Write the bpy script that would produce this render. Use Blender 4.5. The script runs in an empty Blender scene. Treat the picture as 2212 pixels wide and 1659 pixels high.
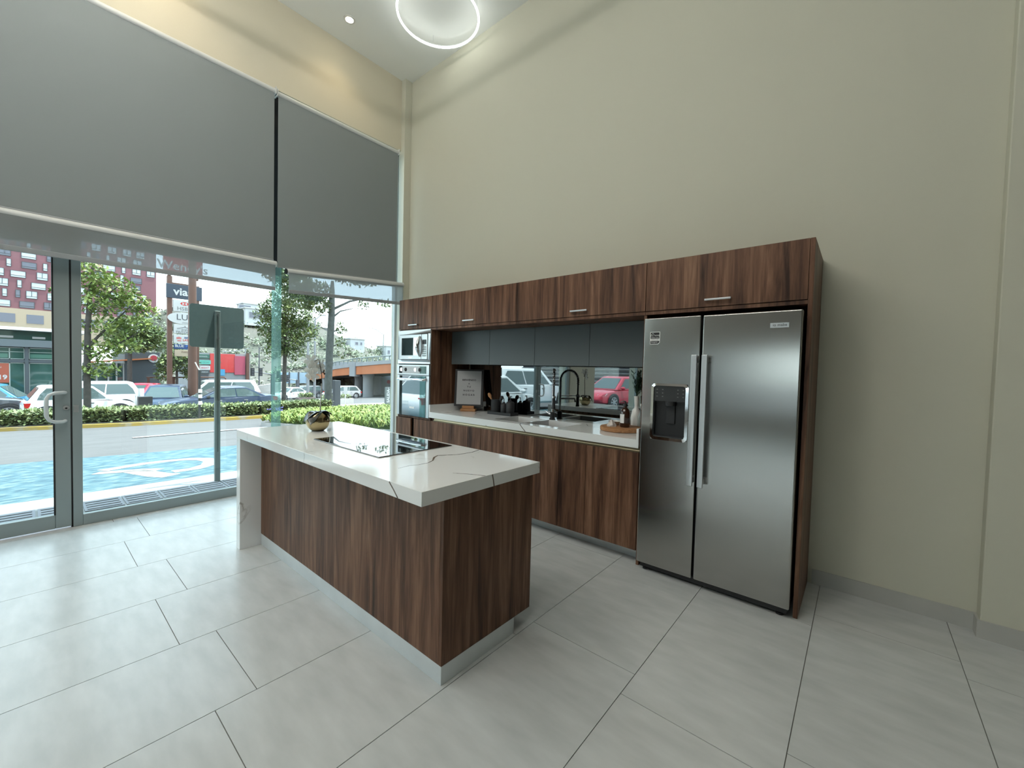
import bpy, bmesh, math, random
from math import sin, cos, pi, radians as R
from mathutils import Vector, Matrix

S = bpy.context.scene
COL = S.collection
rnd = random.Random(7)

# ------------------------------------------------------------------ camera
cd = bpy.data.cameras.new('camera')
cam = bpy.data.objects.new('camera', cd)
COL.objects.link(cam)
fw = Vector((-0.64560, 0.76294, -0.03339)).normalized()
right0 = fw.cross(Vector((0, 0, 1))).normalized()
up0 = right0.cross(fw)
roll = 0.0252
rx = right0 * cos(roll) + up0 * sin(roll)
uy = up0 * cos(roll) - right0 * sin(roll)
M = Matrix((rx, uy, -fw)).transposed().to_4x4()
M.translation = Vector((4.2137, -3.4613, 1.4002))
cam.matrix_world = M
cd.sensor_width = 36.0
cd.lens = 36.0 * 889.57 / 2212.0
cd.clip_start = 0.05
cd.clip_end = 900
S.camera = cam

# ------------------------------------------------------------------ view, world, sun
S.view_settings.view_transform = 'Standard'
S.view_settings.look = 'None'
S.view_settings.gamma = 1.0
S.view_settings.use_curve_mapping = False
S.view_settings.exposure = 0.38
S.cycles.max_bounces = 10
S.cycles.diffuse_bounces = 5
S.cycles.glossy_bounces = 5
S.cycles.transparent_max_bounces = 24
S.cycles.caustics_reflective = False
S.cycles.caustics_refractive = False
S.cycles.sample_clamp_indirect = 6.0

w = bpy.data.worlds.new('hazy_sky'); S.world = w
w.use_nodes = True
nt = w.node_tree; nt.nodes.clear()
tc = nt.nodes.new('ShaderNodeTexCoord'); sp = nt.nodes.new('ShaderNodeSeparateXYZ')
cr = nt.nodes.new('ShaderNodeValToRGB'); bg = nt.nodes.new('ShaderNodeBackground'); ow = nt.nodes.new('ShaderNodeOutputWorld')
nt.links.new(tc.outputs['Generated'], sp.inputs[0]); nt.links.new(sp.outputs['Z'], cr.inputs[0])
nt.links.new(cr.outputs[0], bg.inputs[0]); nt.links.new(bg.outputs[0], ow.inputs[0])
el = cr.color_ramp.elements
el[0].position = 0.0; el[0].color = (0.87, 0.95, 1.0, 1)
el[1].position = 0.9; el[1].color = (0.54, 0.77, 1.0, 1)
bg.inputs[1].default_value = 3.3

sd = bpy.data.lights.new('sun', 'SUN'); sun = bpy.data.objects.new('sun', sd); COL.objects.link(sun)
sd.energy = 7.5; sd.angle = 0.012; sd.color = (1.0, 0.96, 0.9)
sun.rotation_euler = Vector((0.10, 0.20, 0.97)).to_track_quat('Z', 'Y').to_euler()

# ------------------------------------------------------------------ material helpers
MAT = {}
def newmat(name):
    m = bpy.data.materials.new(name); m.use_nodes = True
    MAT[name] = m
    return m, m.node_tree, m.node_tree.nodes['Principled BSDF']

def P(name, col, rough=0.5, metal=0.0, spec=0.5, emit=0.0, var=0.0, vscale=8.0, bump=0.0, bscale=60.0, coat=0.0, stretch=(1, 1, 1)):
    """principled material with a little noise in colour and relief"""
    m, t, b = newmat(name)
    b.inputs['Base Color'].default_value = (*col, 1)
    b.inputs['Roughness'].default_value = rough
    b.inputs['Metallic'].default_value = metal
    b.inputs['Specular IOR Level'].default_value = spec
    b.inputs['Coat Weight'].default_value = coat
    if emit:
        b.inputs['Emission Color'].default_value = (*col, 1)
        b.inputs['Emission Strength'].default_value = emit
    if var or bump:
        c = t.nodes.new('ShaderNodeTexCoord'); mp = t.nodes.new('ShaderNodeMapping')
        mp.inputs['Scale'].default_value = stretch
        t.links.new(c.outputs['Object'], mp.inputs[0])
    if var:
        n = t.nodes.new('ShaderNodeTexNoise'); n.inputs['Scale'].default_value = vscale; n.inputs['Detail'].default_value = 4
        r = t.nodes.new('ShaderNodeValToRGB')
        r.color_ramp.elements[0].position = 0.3; r.color_ramp.elements[1].position = 0.7
        r.color_ramp.elements[0].color = (*[max(0, x * (1 - var)) for x in col], 1)
        r.color_ramp.elements[1].color = (*[min(1, x * (1 + var)) for x in col], 1)
        t.links.new(mp.outputs[0], n.inputs['Vector']); t.links.new(n.outputs['Fac'], r.inputs[0])
        t.links.new(r.outputs[0], b.inputs['Base Color'])
    if bump:
        n2 = t.nodes.new('ShaderNodeTexNoise'); n2.inputs['Scale'].default_value = bscale; n2.inputs['Detail'].default_value = 3
        bp = t.nodes.new('ShaderNodeBump'); bp.inputs['Strength'].default_value = bump; bp.inputs['Distance'].default_value = 0.01
        t.links.new(mp.outputs[0], n2.inputs['Vector']); t.links.new(n2.outputs['Fac'], bp.inputs['Height'])
        t.links.new(bp.outputs[0], b.inputs['Normal'])
    return m

def glassmat(name, tint=(0.93, 0.97, 0.95), refl=1.0, ior=1.45):
    """thin pane: see-through with a fresnel reflection"""
    m, t, b = newmat(name); t.nodes.remove(b)
    o = t.nodes['Material Output']
    f = t.nodes.new('ShaderNodeLayerWeight'); f.inputs[0].default_value = 0.5
    pw = t.nodes.new('ShaderNodeMath'); pw.operation = 'POWER'; pw.inputs[1].default_value = 5.0
    mu = t.nodes.new('ShaderNodeMath'); mu.operation = 'MULTIPLY_ADD'; mu.inputs[1].default_value = 0.90 * refl; mu.inputs[2].default_value = 0.04 * refl
    mu.use_clamp = True
    t.links.new(f.outputs['Facing'], pw.inputs[0]); f = pw
    a = t.nodes.new('ShaderNodeBsdfTransparent'); a.inputs[0].default_value = (*tint, 1)
    g = t.nodes.new('ShaderNodeBsdfGlossy'); g.inputs['Roughness'].default_value = 0.0; g.inputs[0].default_value = (0.95, 1, 0.98, 1)
    x = t.nodes.new('ShaderNodeMixShader')
    t.links.new(f.outputs[0], mu.inputs[0]); t.links.new(mu.outputs[0], x.inputs[0])
    t.links.new(a.outputs[0], x.inputs[1]); t.links.new(g.outputs[0], x.inputs[2]); t.links.new(x.outputs[0], o.inputs[0])
    return m

def sheermat(name, col, clear, tint=(0.8, 0.9, 1.0)):
    m, t, b = newmat(name); t.nodes.remove(b)
    o = t.nodes['Material Output']
    a = t.nodes.new('ShaderNodeBsdfTransparent'); a.inputs[0].default_value = (*tint, 1)
    d = t.nodes.new('ShaderNodeBsdfDiffuse'); d.inputs[0].default_value = (*col, 1)
    tl = t.nodes.new('ShaderNodeBsdfTranslucent'); tl.inputs[0].default_value = (*col, 1)
    x1 = t.nodes.new('ShaderNodeMixShader'); x1.inputs[0].default_value = 0.3
    x = t.nodes.new('ShaderNodeMixShader'); x.inputs[0].default_value = clear
    t.links.new(d.outputs[0], x1.inputs[1]); t.links.new(tl.outputs[0], x1.inputs[2])
    t.links.new(x1.outputs[0], x.inputs[1]); t.links.new(a.outputs[0], x.inputs[2]); t.links.new(x.outputs[0], o.inputs[0])
    return m

def woodmat(name, dark, mid, light, rough=0.45, axis='Z', scale=1.0, spec=0.22):
    m, t, b = newmat(name)
    c = t.nodes.new('ShaderNodeTexCoord'); mp = t.nodes.new('ShaderNodeMapping')
    s = {'Z': (9, 9, 0.55), 'X': (0.55, 9, 9), 'Y': (9, 0.55, 9)}[axis]
    mp.inputs['Scale'].default_value = [v * scale for v in s]
    t.links.new(c.outputs['Object'], mp.inputs[0])
    n = t.nodes.new('ShaderNodeTexNoise'); n.inputs['Scale'].default_value = 1.6; n.inputs['Detail'].default_value = 7; n.inputs['Roughness'].default_value = 0.62; n.inputs['Distortion'].default_value = 0.6
    n2 = t.nodes.new('ShaderNodeTexNoise'); n2.inputs['Scale'].default_value = 9; n2.inputs['Detail'].default_value = 3
    mx = t.nodes.new('ShaderNodeMath'); mx.operation = 'MULTIPLY_ADD'; mx.inputs[1].default_value = 0.28
    sb = t.nodes.new('ShaderNodeMath'); sb.operation = 'SUBTRACT'; sb.inputs[1].default_value = 0.14
    r = t.nodes.new('ShaderNodeValToRGB'); e = r.color_ramp.elements
    e[0].position = 0.28; e[0].color = (*dark, 1)
    e[1].position = 0.74; e[1].color = (*light, 1)
    q = e.new(0.5); q.color = (*mid, 1)
    t.links.new(mp.outputs[0], n.inputs['Vector']); t.links.new(mp.outputs[0], n2.inputs['Vector'])
    t.links.new(n2.outputs['Fac'], mx.inputs[0]); t.links.new(n.outputs['Fac'], mx.inputs[2]); t.links.new(mx.outputs[0], sb.inputs[0])
    t.links.new(sb.outputs[0], r.inputs[0]); t.links.new(r.outputs[0], b.inputs['Base Color'])
    bp = t.nodes.new('ShaderNodeBump'); bp.inputs['Strength'].default_value = 0.06; bp.inputs['Distance'].default_value = 0.004
    t.links.new(sb.outputs[0], bp.inputs['Height']); t.links.new(bp.outputs[0], b.inputs['Normal'])
    b.inputs['Roughness'].default_value = rough; b.inputs['Specular IOR Level'].default_value = spec
    return m

def marblemat(name):
    m, t, b = newmat(name)
    c = t.nodes.new('ShaderNodeTexCoord')
    n = t.nodes.new('ShaderNodeTexNoise'); n.inputs['Scale'].default_value = 1.5; n.inputs['Detail'].default_value = 6; n.inputs['Distortion'].default_value = 1.2
    s = t.nodes.new('ShaderNodeMath'); s.operation = 'SUBTRACT'; s.inputs[1].default_value = 0.47
    a = t.nodes.new('ShaderNodeMath'); a.operation = 'ABSOLUTE'
    r = t.nodes.new('ShaderNodeValToRGB'); e = r.color_ramp.elements
    e[0].position = 0.0; e[0].color = (0.40, 0.38, 0.35, 1); e[1].position = 0.012; e[1].color = (0.80, 0.81, 0.80, 1)
    n3 = t.nodes.new('ShaderNodeTexNoise'); n3.inputs['Scale'].default_value = 2.2
    r3 = t.nodes.new('ShaderNodeValToRGB'); r3.color_ramp.elements[0].position = 0.52; r3.color_ramp.elements[1].position = 0.62
    mx = t.nodes.new('ShaderNodeMix'); mx.data_type = 'RGBA'; mx.inputs[6].default_value = (0.80, 0.81, 0.80, 1)
    t.links.new(c.outputs['Object'], n.inputs['Vector']); t.links.new(c.outputs['Object'], n3.inputs['Vector'])
    t.links.new(n.outputs['Fac'], s.inputs[0]); t.links.new(s.outputs[0], a.inputs[0]); t.links.new(a.outputs[0], r.inputs[0])
    t.links.new(n3.outputs['Fac'], r3.inputs[0]); t.links.new(r3.outputs[0], mx.inputs[0]); t.links.new(r.outputs[0], mx.inputs[7])
    t.links.new(mx.outputs[2], b.inputs['Base Color'])
    b.inputs['Roughness'].default_value = 0.09; b.inputs['Specular IOR Level'].default_value = 0.55
    return m

def rampmat(name, cols, scale, rough=0.6, detail=5, lo=0.3, hi=0.7, stretch=(1, 1, 1), bump=0.0, spec=0.4, aniso=None):
    m, t, b = newmat(name)
    c = t.nodes.new('ShaderNodeTexCoord'); mp = t.nodes.new('ShaderNodeMapping'); mp.inputs['Scale'].default_value = stretch
    n = t.nodes.new('ShaderNodeTexNoise'); n.inputs['Scale'].default_value = scale; n.inputs['Detail'].default_value = detail
    r = t.nodes.new('ShaderNodeValToRGB'); e = r.color_ramp.elements
    e[0].position = lo; e[0].color = (*cols[0], 1); e[1].position = hi; e[1].color = (*cols[-1], 1)
    for i, k in enumerate(cols[1:-1]):
        q = e.new(lo + (hi - lo) * (i + 1) / (len(cols) - 1)); q.color = (*k, 1)
    t.links.new(c.outputs['Object'], mp.inputs[0]); t.links.new(mp.outputs[0], n.inputs['Vector'])
    t.links.new(n.outputs['Fac'], r.inputs[0]); t.links.new(r.outputs[0], b.inputs['Base Color'])
    b.inputs['Roughness'].default_value = rough; b.inputs['Specular IOR Level'].default_value = spec
    if bump:
        bp = t.nodes.new('ShaderNodeBump'); bp.inputs['Strength'].default_value = bump; bp.inputs['Distance'].default_value = 0.02
        t.links.new(n.outputs['Fac'], bp.inputs['Height']); t.links.new(bp.outputs[0], b.inputs['Normal'])
    return m

ANI = (1.0, 0.0, 0.0)             # grain direction that smears reflections sideways
def steelmat(name, col=(0.42, 0.415, 0.395), rough=0.19):
    """stainless sheet with a faint sideways grain in its gloss"""
    m, t, b = newmat(name)
    c = t.nodes.new('ShaderNodeTexCoord'); mp = t.nodes.new('ShaderNodeMapping'); mp.inputs['Scale'].default_value = (1.5, 1.5, 260)
    n = t.nodes.new('ShaderNodeTexNoise'); n.inputs['Scale'].default_value = 1.0; n.inputs['Detail'].default_value = 2
    r = t.nodes.new('ShaderNodeMapRange'); r.inputs[3].default_value = rough - 0.006; r.inputs[4].default_value = rough + 0.006
    t.links.new(c.outputs['Object'], mp.inputs[0]); t.links.new(mp.outputs[0], n.inputs['Vector'])
    t.links.new(n.outputs['Fac'], r.inputs[0]); t.links.new(r.outputs[0], b.inputs['Roughness'])
    b.inputs['Base Color'].default_value = (*col, 1); b.inputs['Metallic'].default_value = 1.0
    cx_ = t.nodes.new('ShaderNodeCombineXYZ'); cx_.inputs[0].default_value = ANI[0]; cx_.inputs[2].default_value = ANI[2]
    t.links.new(cx_.outputs[0], b.inputs['Tangent']); b.inputs['Anisotropic'].default_value = 0.8
    return m

# ------------------------------------------------------------------ materials
wall_m = P('wall_paint', (0.545, 0.54, 0.445), 0.8, spec=0.25, bump=0.05, bscale=180)
taupe_m = P('taupe_paint', (0.22, 0.205, 0.185), 0.8, spec=0.25, bump=0.05, bscale=180)  # unseen walls, toned dark to cut the light they bounce back
head_m = P('header_paint', (0.59, 0.555, 0.44), 0.8, spec=0.25, bump=0.05, bscale=180)  # warmer than the wall paint: downlight glow is put into this colour
ceil_m = P('ceiling_paint', (0.84, 0.86, 0.84), 0.85, spec=0.2)
tile_m = rampmat('floor_tile', [(0.46, 0.475, 0.465), (0.51, 0.525, 0.515), (0.56, 0.575, 0.565)], 1.6, 0.27, 7, 0.3, 0.72, (2.2, 7, 1), 0.02, 0.42)
grout_m = P('grout', (0.16, 0.155, 0.14), 0.9)
base_m = P('baseboard_tile', (0.42, 0.42, 0.39), 0.45, var=0.05, vscale=5)
wood_m = woodmat('walnut', (0.028, 0.013, 0.008), (0.122, 0.060, 0.035), (0.265, 0.148, 0.090))
wood_in = wood_m
bamboo = woodmat('acacia', (0.16, 0.07, 0.03), (0.36, 0.18, 0.08), (0.50, 0.28, 0.14), 0.5, 'X', 2.0)
marble = marblemat('white_quartz')
vein_m = P('quartz_vein', (0.16, 0.135, 0.115), 0.12, spec=0.5, var=0.35, vscale=30)
graylac = P('grey_lacquer', (0.082, 0.098, 0.100), 0.42, spec=0.4, bump=0.01)
dark_gap = P('shadow_gap_black', (0.012, 0.012, 0.012), 0.8)
mirror_g = P('grey_mirror_glass', (0.29, 0.31, 0.315), 0.015, metal=1.0)
steel = steelmat('brushed_steel')
steel_l = P('satin_aluminium', (0.62, 0.64, 0.65), 0.32, metal=0.85, var=0.04, vscale=3)
chrome = P('chrome', (0.75, 0.76, 0.77), 0.07, metal=1.0)
blackglass = P('black_glass', (0.010, 0.010, 0.011), 0.02, spec=1.0, coat=0.6)
ovenglass = P('oven_mirror_glass', (0.40, 0.42, 0.44), 0.02, metal=1.0)
black_pl = P('black_plastic', (0.015, 0.015, 0.016), 0.35)
black_m = P('matte_black', (0.018, 0.019, 0.021), 0.55)
alum = P('grey_aluminium_frame', (0.27, 0.315, 0.315), 0.42, metal=0.25, spec=0.5)
alum_l = P('white_aluminium', (0.60, 0.63, 0.63), 0.4, metal=0.1)
plinth_m = P('aluminium_plinth', (0.66, 0.70, 0.71), 0.32, metal=0.35, var=0.06, vscale=6)
gold_p = P('champagne_profile', (0.45, 0.37, 0.24), 0.3, metal=0.9)
gold = P('gold_metal', (0.42, 0.34, 0.19), 0.12, metal=1.0)
blind_m = P('grey_blind_fabric', (0.215, 0.24, 0.245), 0.85, spec=0.15, bump=0.05, bscale=500)
tube_m = P('blind_tube_white', (0.55, 0.57, 0.56), 0.4)
hem_m = P('blind_hem_bar', (0.26, 0.28, 0.29), 0.5)
sheer_m = sheermat('sheer_fabric', (0.40, 0.41, 0.40), 0.42, (0.36, 0.42, 0.47))
glass = glassmat('window_glass')
glass_fin = sheermat('glass_edge_green', (0.36, 0.52, 0.49), 0.68, (0.72, 0.89, 0.85))
clear_g = glassmat('bottle_glass', (0.92, 0.95, 0.95), 1.6)
amber = P('amber_glass', (0.035, 0.014, 0.007), 0.06, spec=0.8)
white_c = P('white_ceramic', (0.75, 0.74, 0.70), 0.25)
white_p = P('white_print', (0.80, 0.80, 0.78), 0.6)
black_p = P('black_print', (0.01, 0.01, 0.012), 0.6)
lightbox_m = P('letter_board', (0.36, 0.37, 0.375), 0.6)
led = P('led_white', (0.97, 1.0, 0.96), 0.5, emit=6.5)
led_w = P('led_warm', (1.0, 0.86, 0.62), 0.5, emit=40)
leaf_dk = P('orchid_leaf', (0.020, 0.028, 0.024), 0.22, spec=0.6)
petal_m = sheermat('orchid_petal', (0.62, 0.62, 0.58), 0.12, (1, 1, 1))
stem_m = P('orchid_stem', (0.06, 0.045, 0.03), 0.5)
soil_m = P('moss', (0.03, 0.028, 0.02), 0.9)
fern_m = P('fern_green', (0.020, 0.065, 0.035), 0.5, var=0.4, vscale=30)
crystal = P('crystal_rock', (0.45, 0.40, 0.36), 0.25, var=0.3, vscale=40)
# outside
asphalt = rampmat('asphalt', [(0.0992, 0.0961, 0.0961), (0.124, 0.121, 0.121)], 3.0, 0.85, 8, 0.3, 0.7, (1, 0.35, 1))
concrete = P('pale_concrete', (0.384, 0.366, 0.347), 0.85, var=0.06, vscale=3)
paver_m = P('tactile_paver', (0.25, 0.245, 0.26), 0.8, var=0.08, vscale=9)
blue_m = rampmat('worn_blue_paint', [(0.036, 0.085, 0.115), (0.068, 0.140, 0.168), (0.135, 0.195, 0.195)], 8.0, 0.8, 10, 0.38, 0.64, (1.6, 0.8, 1))
road_w = rampmat('worn_white_paint', [(0.26, 0.248, 0.242), (0.384, 0.372, 0.36)], 3, 0.8)
curb_y = rampmat('worn_yellow_paint', [(0.372, 0.322, 0.236), (0.409, 0.279, 0.0744), (0.446, 0.291, 0.062)], 2.2, 0.8, 6, 0.35, 0.6)
hedge_m = rampmat('hedge_leaf', [(0.0865, 0.115, 0.0481), (0.192, 0.24, 0.0961), (0.384, 0.403, 0.231)], 7, 0.55, 3)
lush_m = rampmat('lush_leaf', [(0.0744, 0.124, 0.0248), (0.186, 0.248, 0.0434), (0.322, 0.335, 0.0992)], 4, 0.5, 3)
tree_m = rampmat('tree_leaf', [(0.0484, 0.0806, 0.0322), (0.121, 0.169, 0.0564), (0.226, 0.257, 0.0806)], 3, 0.55, 3)
tree_y = rampmat('pale_tree_leaf', [(0.0837, 0.14, 0.0372), (0.195, 0.261, 0.0651), (0.372, 0.41, 0.14)], 3, 0.55, 3)
scrub_m = rampmat('scrub_leaf', [(0.189, 0.235, 0.17), (0.245, 0.283, 0.197), (0.312, 0.33, 0.245)], 0.5, 0.8, 4)  # paled and flattened in colour to stand in for distance haze
hill_m = rampmat('hillside', [(0.0805, 0.09, 0.067), (0.107, 0.104, 0.0869), (0.123, 0.114, 0.104)], 0.12, 0.95, 8)
bark = P('bark', (0.062, 0.0527, 0.0465), 0.9, var=0.25, vscale=8, bump=0.4, bscale=20)
bark_g = P('grey_bark', (0.0713, 0.0744, 0.0713), 0.9, var=0.25, vscale=8, bump=0.4, bscale=20)
rust_m = P('rust_brown_steel', (0.105, 0.0465, 0.031), 0.6, var=0.12, vscale=2)
galv = P('galvanised_steel', (0.16, 0.19, 0.185), 0.5, metal=0.4)
signback = P('sign_back_aluminium', (0.125, 0.175, 0.18), 0.5, metal=0.1, var=0.06, vscale=30)
redwall = P('red_facade', (0.186, 0.0775, 0.0899), 0.8, var=0.06, vscale=0.3)
cream = P('cream_facade', (0.372, 0.291, 0.211), 0.8)
charc = P('charcoal_cladding', (0.0465, 0.0546, 0.062), 0.6)
charc_l = P('slate_cladding', (0.0806, 0.0961, 0.105), 0.6)
shopglass = P('shop_glass', (0.0279, 0.0713, 0.0589), 0.05, spec=0.8)
shopglass_l = P('shop_glass_pale', (0.0744, 0.161, 0.124), 0.08, spec=0.8)
mull = P('pale_mullion', (0.31, 0.347, 0.322), 0.5)
win_sky_refl = P('window_sky_pane', (0.434, 0.465, 0.484), 0.15, spec=0.8)  # pale colour stands in for sky reflected in the glass
win_dk = P('window_dark_pane', (0.0744, 0.0806, 0.118), 0.12, spec=0.8)
orange_p = P('orange_poster', (0.298, 0.062, 0.031), 0.5)
orange_g = P('orange_girder', (0.384, 0.118, 0.0403), 0.6, var=0.1, vscale=0.5)
redsign = P('red_sign', (0.341, 0.0279, 0.0434), 0.5)
pink_m = P('pink_red_facade', (0.347, 0.0558, 0.093), 0.6)
cyan_m = P('cyan_sign', (0.0496, 0.223, 0.384), 0.5)
teal_m = P('teal_sign', (0.093, 0.341, 0.279), 0.5)
green_m = P('dark_green_sign', (0.031, 0.0992, 0.0744), 0.5)
navy_m = P('navy_sign', (0.0279, 0.0403, 0.062), 0.45)
bluebar = P('blue_sign', (0.0186, 0.0496, 0.149), 0.45)
bluetxt = P('blue_lettering', (0.0496, 0.155, 0.465), 0.5)
white_s = P('white_sign', (0.446, 0.44, 0.434), 0.5)
whitehouse = P('white_render', (0.465, 0.471, 0.484), 0.8)
grey_c = P('grey_concrete', (0.248, 0.248, 0.254), 0.85, var=0.08, vscale=0.6)
dark_c = P('dark_concrete', (0.0806, 0.0806, 0.0899), 0.9)
tyre = P('tyre_rubber', (0.02, 0.02, 0.022), 0.8)
rim_m = P('alloy_rim', (0.52, 0.53, 0.55), 0.3, metal=0.6)
carglass = P('car_glass', (0.075, 0.105, 0.105), 0.03, spec=0.6)
lamp_c = P('clear_lamp', (0.75, 0.78, 0.8), 0.1, spec=0.8)
lamp_r = P('red_lamp', (0.45, 0.02, 0.02), 0.15)
trim_b = P('black_trim', (0.025, 0.025, 0.027), 0.5)
def paint(name, c, coat=0.6, rough=0.28, metal=0.0):
    return P(name, c, rough, metal=metal, coat=coat)
c_white = paint('car_paint_white', (0.78, 0.79, 0.80))
c_grey = paint('car_paint_graphite', (0.075, 0.082, 0.095), metal=0.3)
c_silver = paint('car_paint_silver', (0.50, 0.48, 0.48), metal=0.3)
c_blue = paint('car_paint_midnight', (0.012, 0.03, 0.07), 0.25, 0.35)
c_lblue = paint('car_paint_blue', (0.05, 0.24, 0.48))
c_red = paint('car_paint_red', (0.55, 0.03, 0.06))

# ------------------------------------------------------------------ geometry helpers
class MB:
    def __init__(s): s.v = []; s.f = []; s.mi = []; s.cur = 0
    def mat(s, i): s.cur = i; return s
    def add(s, vs, fs):
        o = len(s.v); s.v += [tuple(p) for p in vs]
        for f in fs: s.f.append(tuple(o + i for i in f)); s.mi.append(s.cur)
        return s
    def box(s, x0, x1, y0, y1, z0, z1):
        v = [(x, y, z) for x in (x0, x1) for y in (y0, y1) for z in (z0, z1)]
        return s.add(v, [(0, 1, 3, 2), (4, 6, 7, 5), (0, 4, 5, 1), (2, 3, 7, 6), (0, 2, 6, 4), (1, 5, 7, 3)])
    def quad(s, a, b, c, d): return s.add([a, b, c, d], [(0, 1, 2, 3)])
    def ngon(s, pts): return s.add(pts, [tuple(range(len(pts)))])
    def prism(s, poly, ax, d0, d1):
        """2D outline extruded along an axis; outline gives the other two axes in order"""
        n = len(poly)
        def p(q, d): return {'x': (d, q[0], q[1]), 'y': (q[0], d, q[1]), 'z': (q[0], q[1], d)}[ax]
        v = [p(q, d0) for q in poly] + [p(q, d1) for q in poly]
        return s.add(v, [tuple(range(n))[::-1], tuple(range(n, 2 * n))] + [(i, (i + 1) % n, n + (i + 1) % n, n + i) for i in range(n)])
    def tube(s, path, r, n=8, closed=False, cap=True):
        pts = [Vector(p) for p in path]; m = len(pts)
        rs = r if isinstance(r, (list, tuple)) else [r] * m
        o = []; up = None
        for i, p in enumerate(pts):
            a = pts[(i - 1) % m] if closed or i else p; b = pts[(i + 1) % m] if closed or i < m - 1 else p
            d = (b - a).normalized()
            if up is None:
                up = Vector((0, 0, 1)) if abs(d.z) < 0.9 else Vector((1, 0, 0))
            u = (up - d * up.dot(d)).normalized(); w_ = d.cross(u); up = u
            o.append([p + (u * cos(2 * pi * k / n) + w_ * sin(2 * pi * k / n)) * rs[i] for k in range(n)])
        v = [q for ring in o for q in ring]; f = []
        for i in range(m if closed else m - 1):
            j = (i + 1) % m
            for k in range(n): f.append((i * n + k, i * n + (k + 1) % n, j * n + (k + 1) % n, j * n + k))
        if cap and not closed: f += [tuple(range(n))[::-1], tuple((m - 1) * n + k for k in range(n))]
        return s.add(v, f)
    def lathe(s, prof, c=(0, 0, 0), n=20, ax='z', cap=True):
        v = []; f = []
        for (r, z) in prof:
            for k in range(n):
                a = 2 * pi * k / n; x, y = r * cos(a), r * sin(a)
                q = {'z': (x, y, z), 'y': (x, z, -y), 'x': (z, x, y)}[ax]
                v.append((c[0] + q[0], c[1] + q[1], c[2] + q[2]))
        for i in range(len(prof) - 1):
            for k in range(n): f.append((i * n + k, i * n + (k + 1) % n, (i + 1) * n + (k + 1) % n, (i + 1) * n + k))
        if prof[0] == prof[-1]: cap = False
        if cap and prof[0][0] > 1e-6: f.append(tuple(range(n))[::-1])
        if cap and prof[-1][0] > 1e-6: f.append(tuple((len(prof) - 1) * n + k for k in range(n)))
        return s.add(v, f)
    def disc(s, c, r, h, ax='z', n=20): return s.lathe([(r, -h / 2), (r, h / 2)], c, n, ax)
    def grid_loft(s, rings, closed=False, cap=True):
        n = len(rings[0]); v = [p for r_ in rings for p in r_]; f = []
        for i in range(len(rings) - 1):
            for k in range(n if closed else n - 1):
                f.append((i * n + k, i * n + (k + 1) % n, (i + 1) * n + (k + 1) % n, (i + 1) * n + k))
        if cap: f += [tuple(range(n))[::-1], tuple((len(rings) - 1) * n + k for k in range(n))]
        return s.add(v, f)
    def mesh(s, name, mats, smooth=False):
        me = bpy.data.meshes.new(name); me.from_pydata(s.v, [], s.f)
        for m in (mats if isinstance(mats, (list, tuple)) else [mats]): me.materials.append(m)
        me.polygons.foreach_set('material_index', s.mi)
        if smooth: me.polygons.foreach_set('use_smooth', [True] * len(s.f))
        me.update()
        b = bmesh.new(); b.from_mesh(me); bmesh.ops.remove_doubles(b, verts=b.verts, dist=1e-6)
        bmesh.ops.recalc_face_normals(b, faces=b.faces); b.to_mesh(me); b.free()
        return me

ORG = {}
def link(o, parent=None, org=(0, 0, 0)):
    COL.objects.link(o)
    if parent: o.parent = parent
    return o
def obj(name, mb, mats, parent=None, smooth=False, bevel=0.0, seg=2, local=False, kind=None, label=None):
    """one mesh object; geometry is given in world coordinates unless local"""
    me = mb if isinstance(mb, bpy.types.Mesh) else mb.mesh(name, mats, smooth)
    o = bpy.data.objects.new(name, me); COL.objects.link(o)
    base = Vector((0, 0, 0))
    if parent:
        o.parent = parent; base = ORG.get(parent.name, Vector((0, 0, 0)))
    if not local: o.location = -base
    ORG[o.name] = Vector((0, 0, 0)) if not local else base
    if bevel:
        b = o.modifiers.new('edge', 'BEVEL'); b.width = bevel; b.segments = seg; b.limit_method = 'ANGLE'; b.angle_limit = R(40)
        for p in me.polygons: p.use_smooth = True
        wn = o.modifiers.new('wn', 'WEIGHTED_NORMAL'); wn.keep_sharp = True
    elif smooth:
        es = o.modifiers.new('es', 'EDGE_SPLIT'); es.split_angle = R(42)
    if kind: o['kind'] = kind
    if label: o['label'] = label
    return o
def thing(name, label, cat, loc=(0, 0, 0), rotz=0.0, group=None):
    o = bpy.data.objects.new(name, None); o.empty_display_size = 0.1; COL.objects.link(o)
    o.location = loc; o.rotation_euler = (0, 0, rotz); ORG[o.name] = Vector(loc)
    return tag(o, label, cat, group)
def tag(o, label, cat, group=None):
    o['label'] = label; o['category'] = cat
    if group: o['group'] = group
    return o
def struct(o): o['kind'] = 'structure'; return o
def copy_obj(o, parent=None):
    c = o.copy(); COL.objects.link(c)
    if parent: c.parent = parent
    for ch in [k for k in bpy.data.objects if k.parent == o]: copy_obj(ch, c)
    return c
def text(body, size, loc, rot, m, parent, name='lettering', align='CENTER', ext=0.0008, local=False, sx=1.0, bold=0.0):
    cu = bpy.data.curves.new(name, 'FONT'); cu.body = body; cu.size = size; cu.align_x = align; cu.align_y = 'CENTER'
    cu.extrude = ext; cu.offset = bold; cu.resolution_u = 3
    t = bpy.data.objects.new('tmp', cu); COL.objects.link(t)
    me = bpy.data.meshes.new_from_object(t); bpy.data.objects.remove(t)
    me.name = name; me.materials.clear(); me.materials.append(m)
    me.transform(Matrix.Diagonal((sx, 1, 1, 1)))
    o = bpy.data.objects.new(name, me); COL.objects.link(o)
    o.rotation_euler = rot; o.location = loc
    if parent:
        o.parent = parent
        if not local: o.location = Vector(loc) - ORG.get(parent.name, Vector((0, 0, 0)))
    return o
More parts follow.
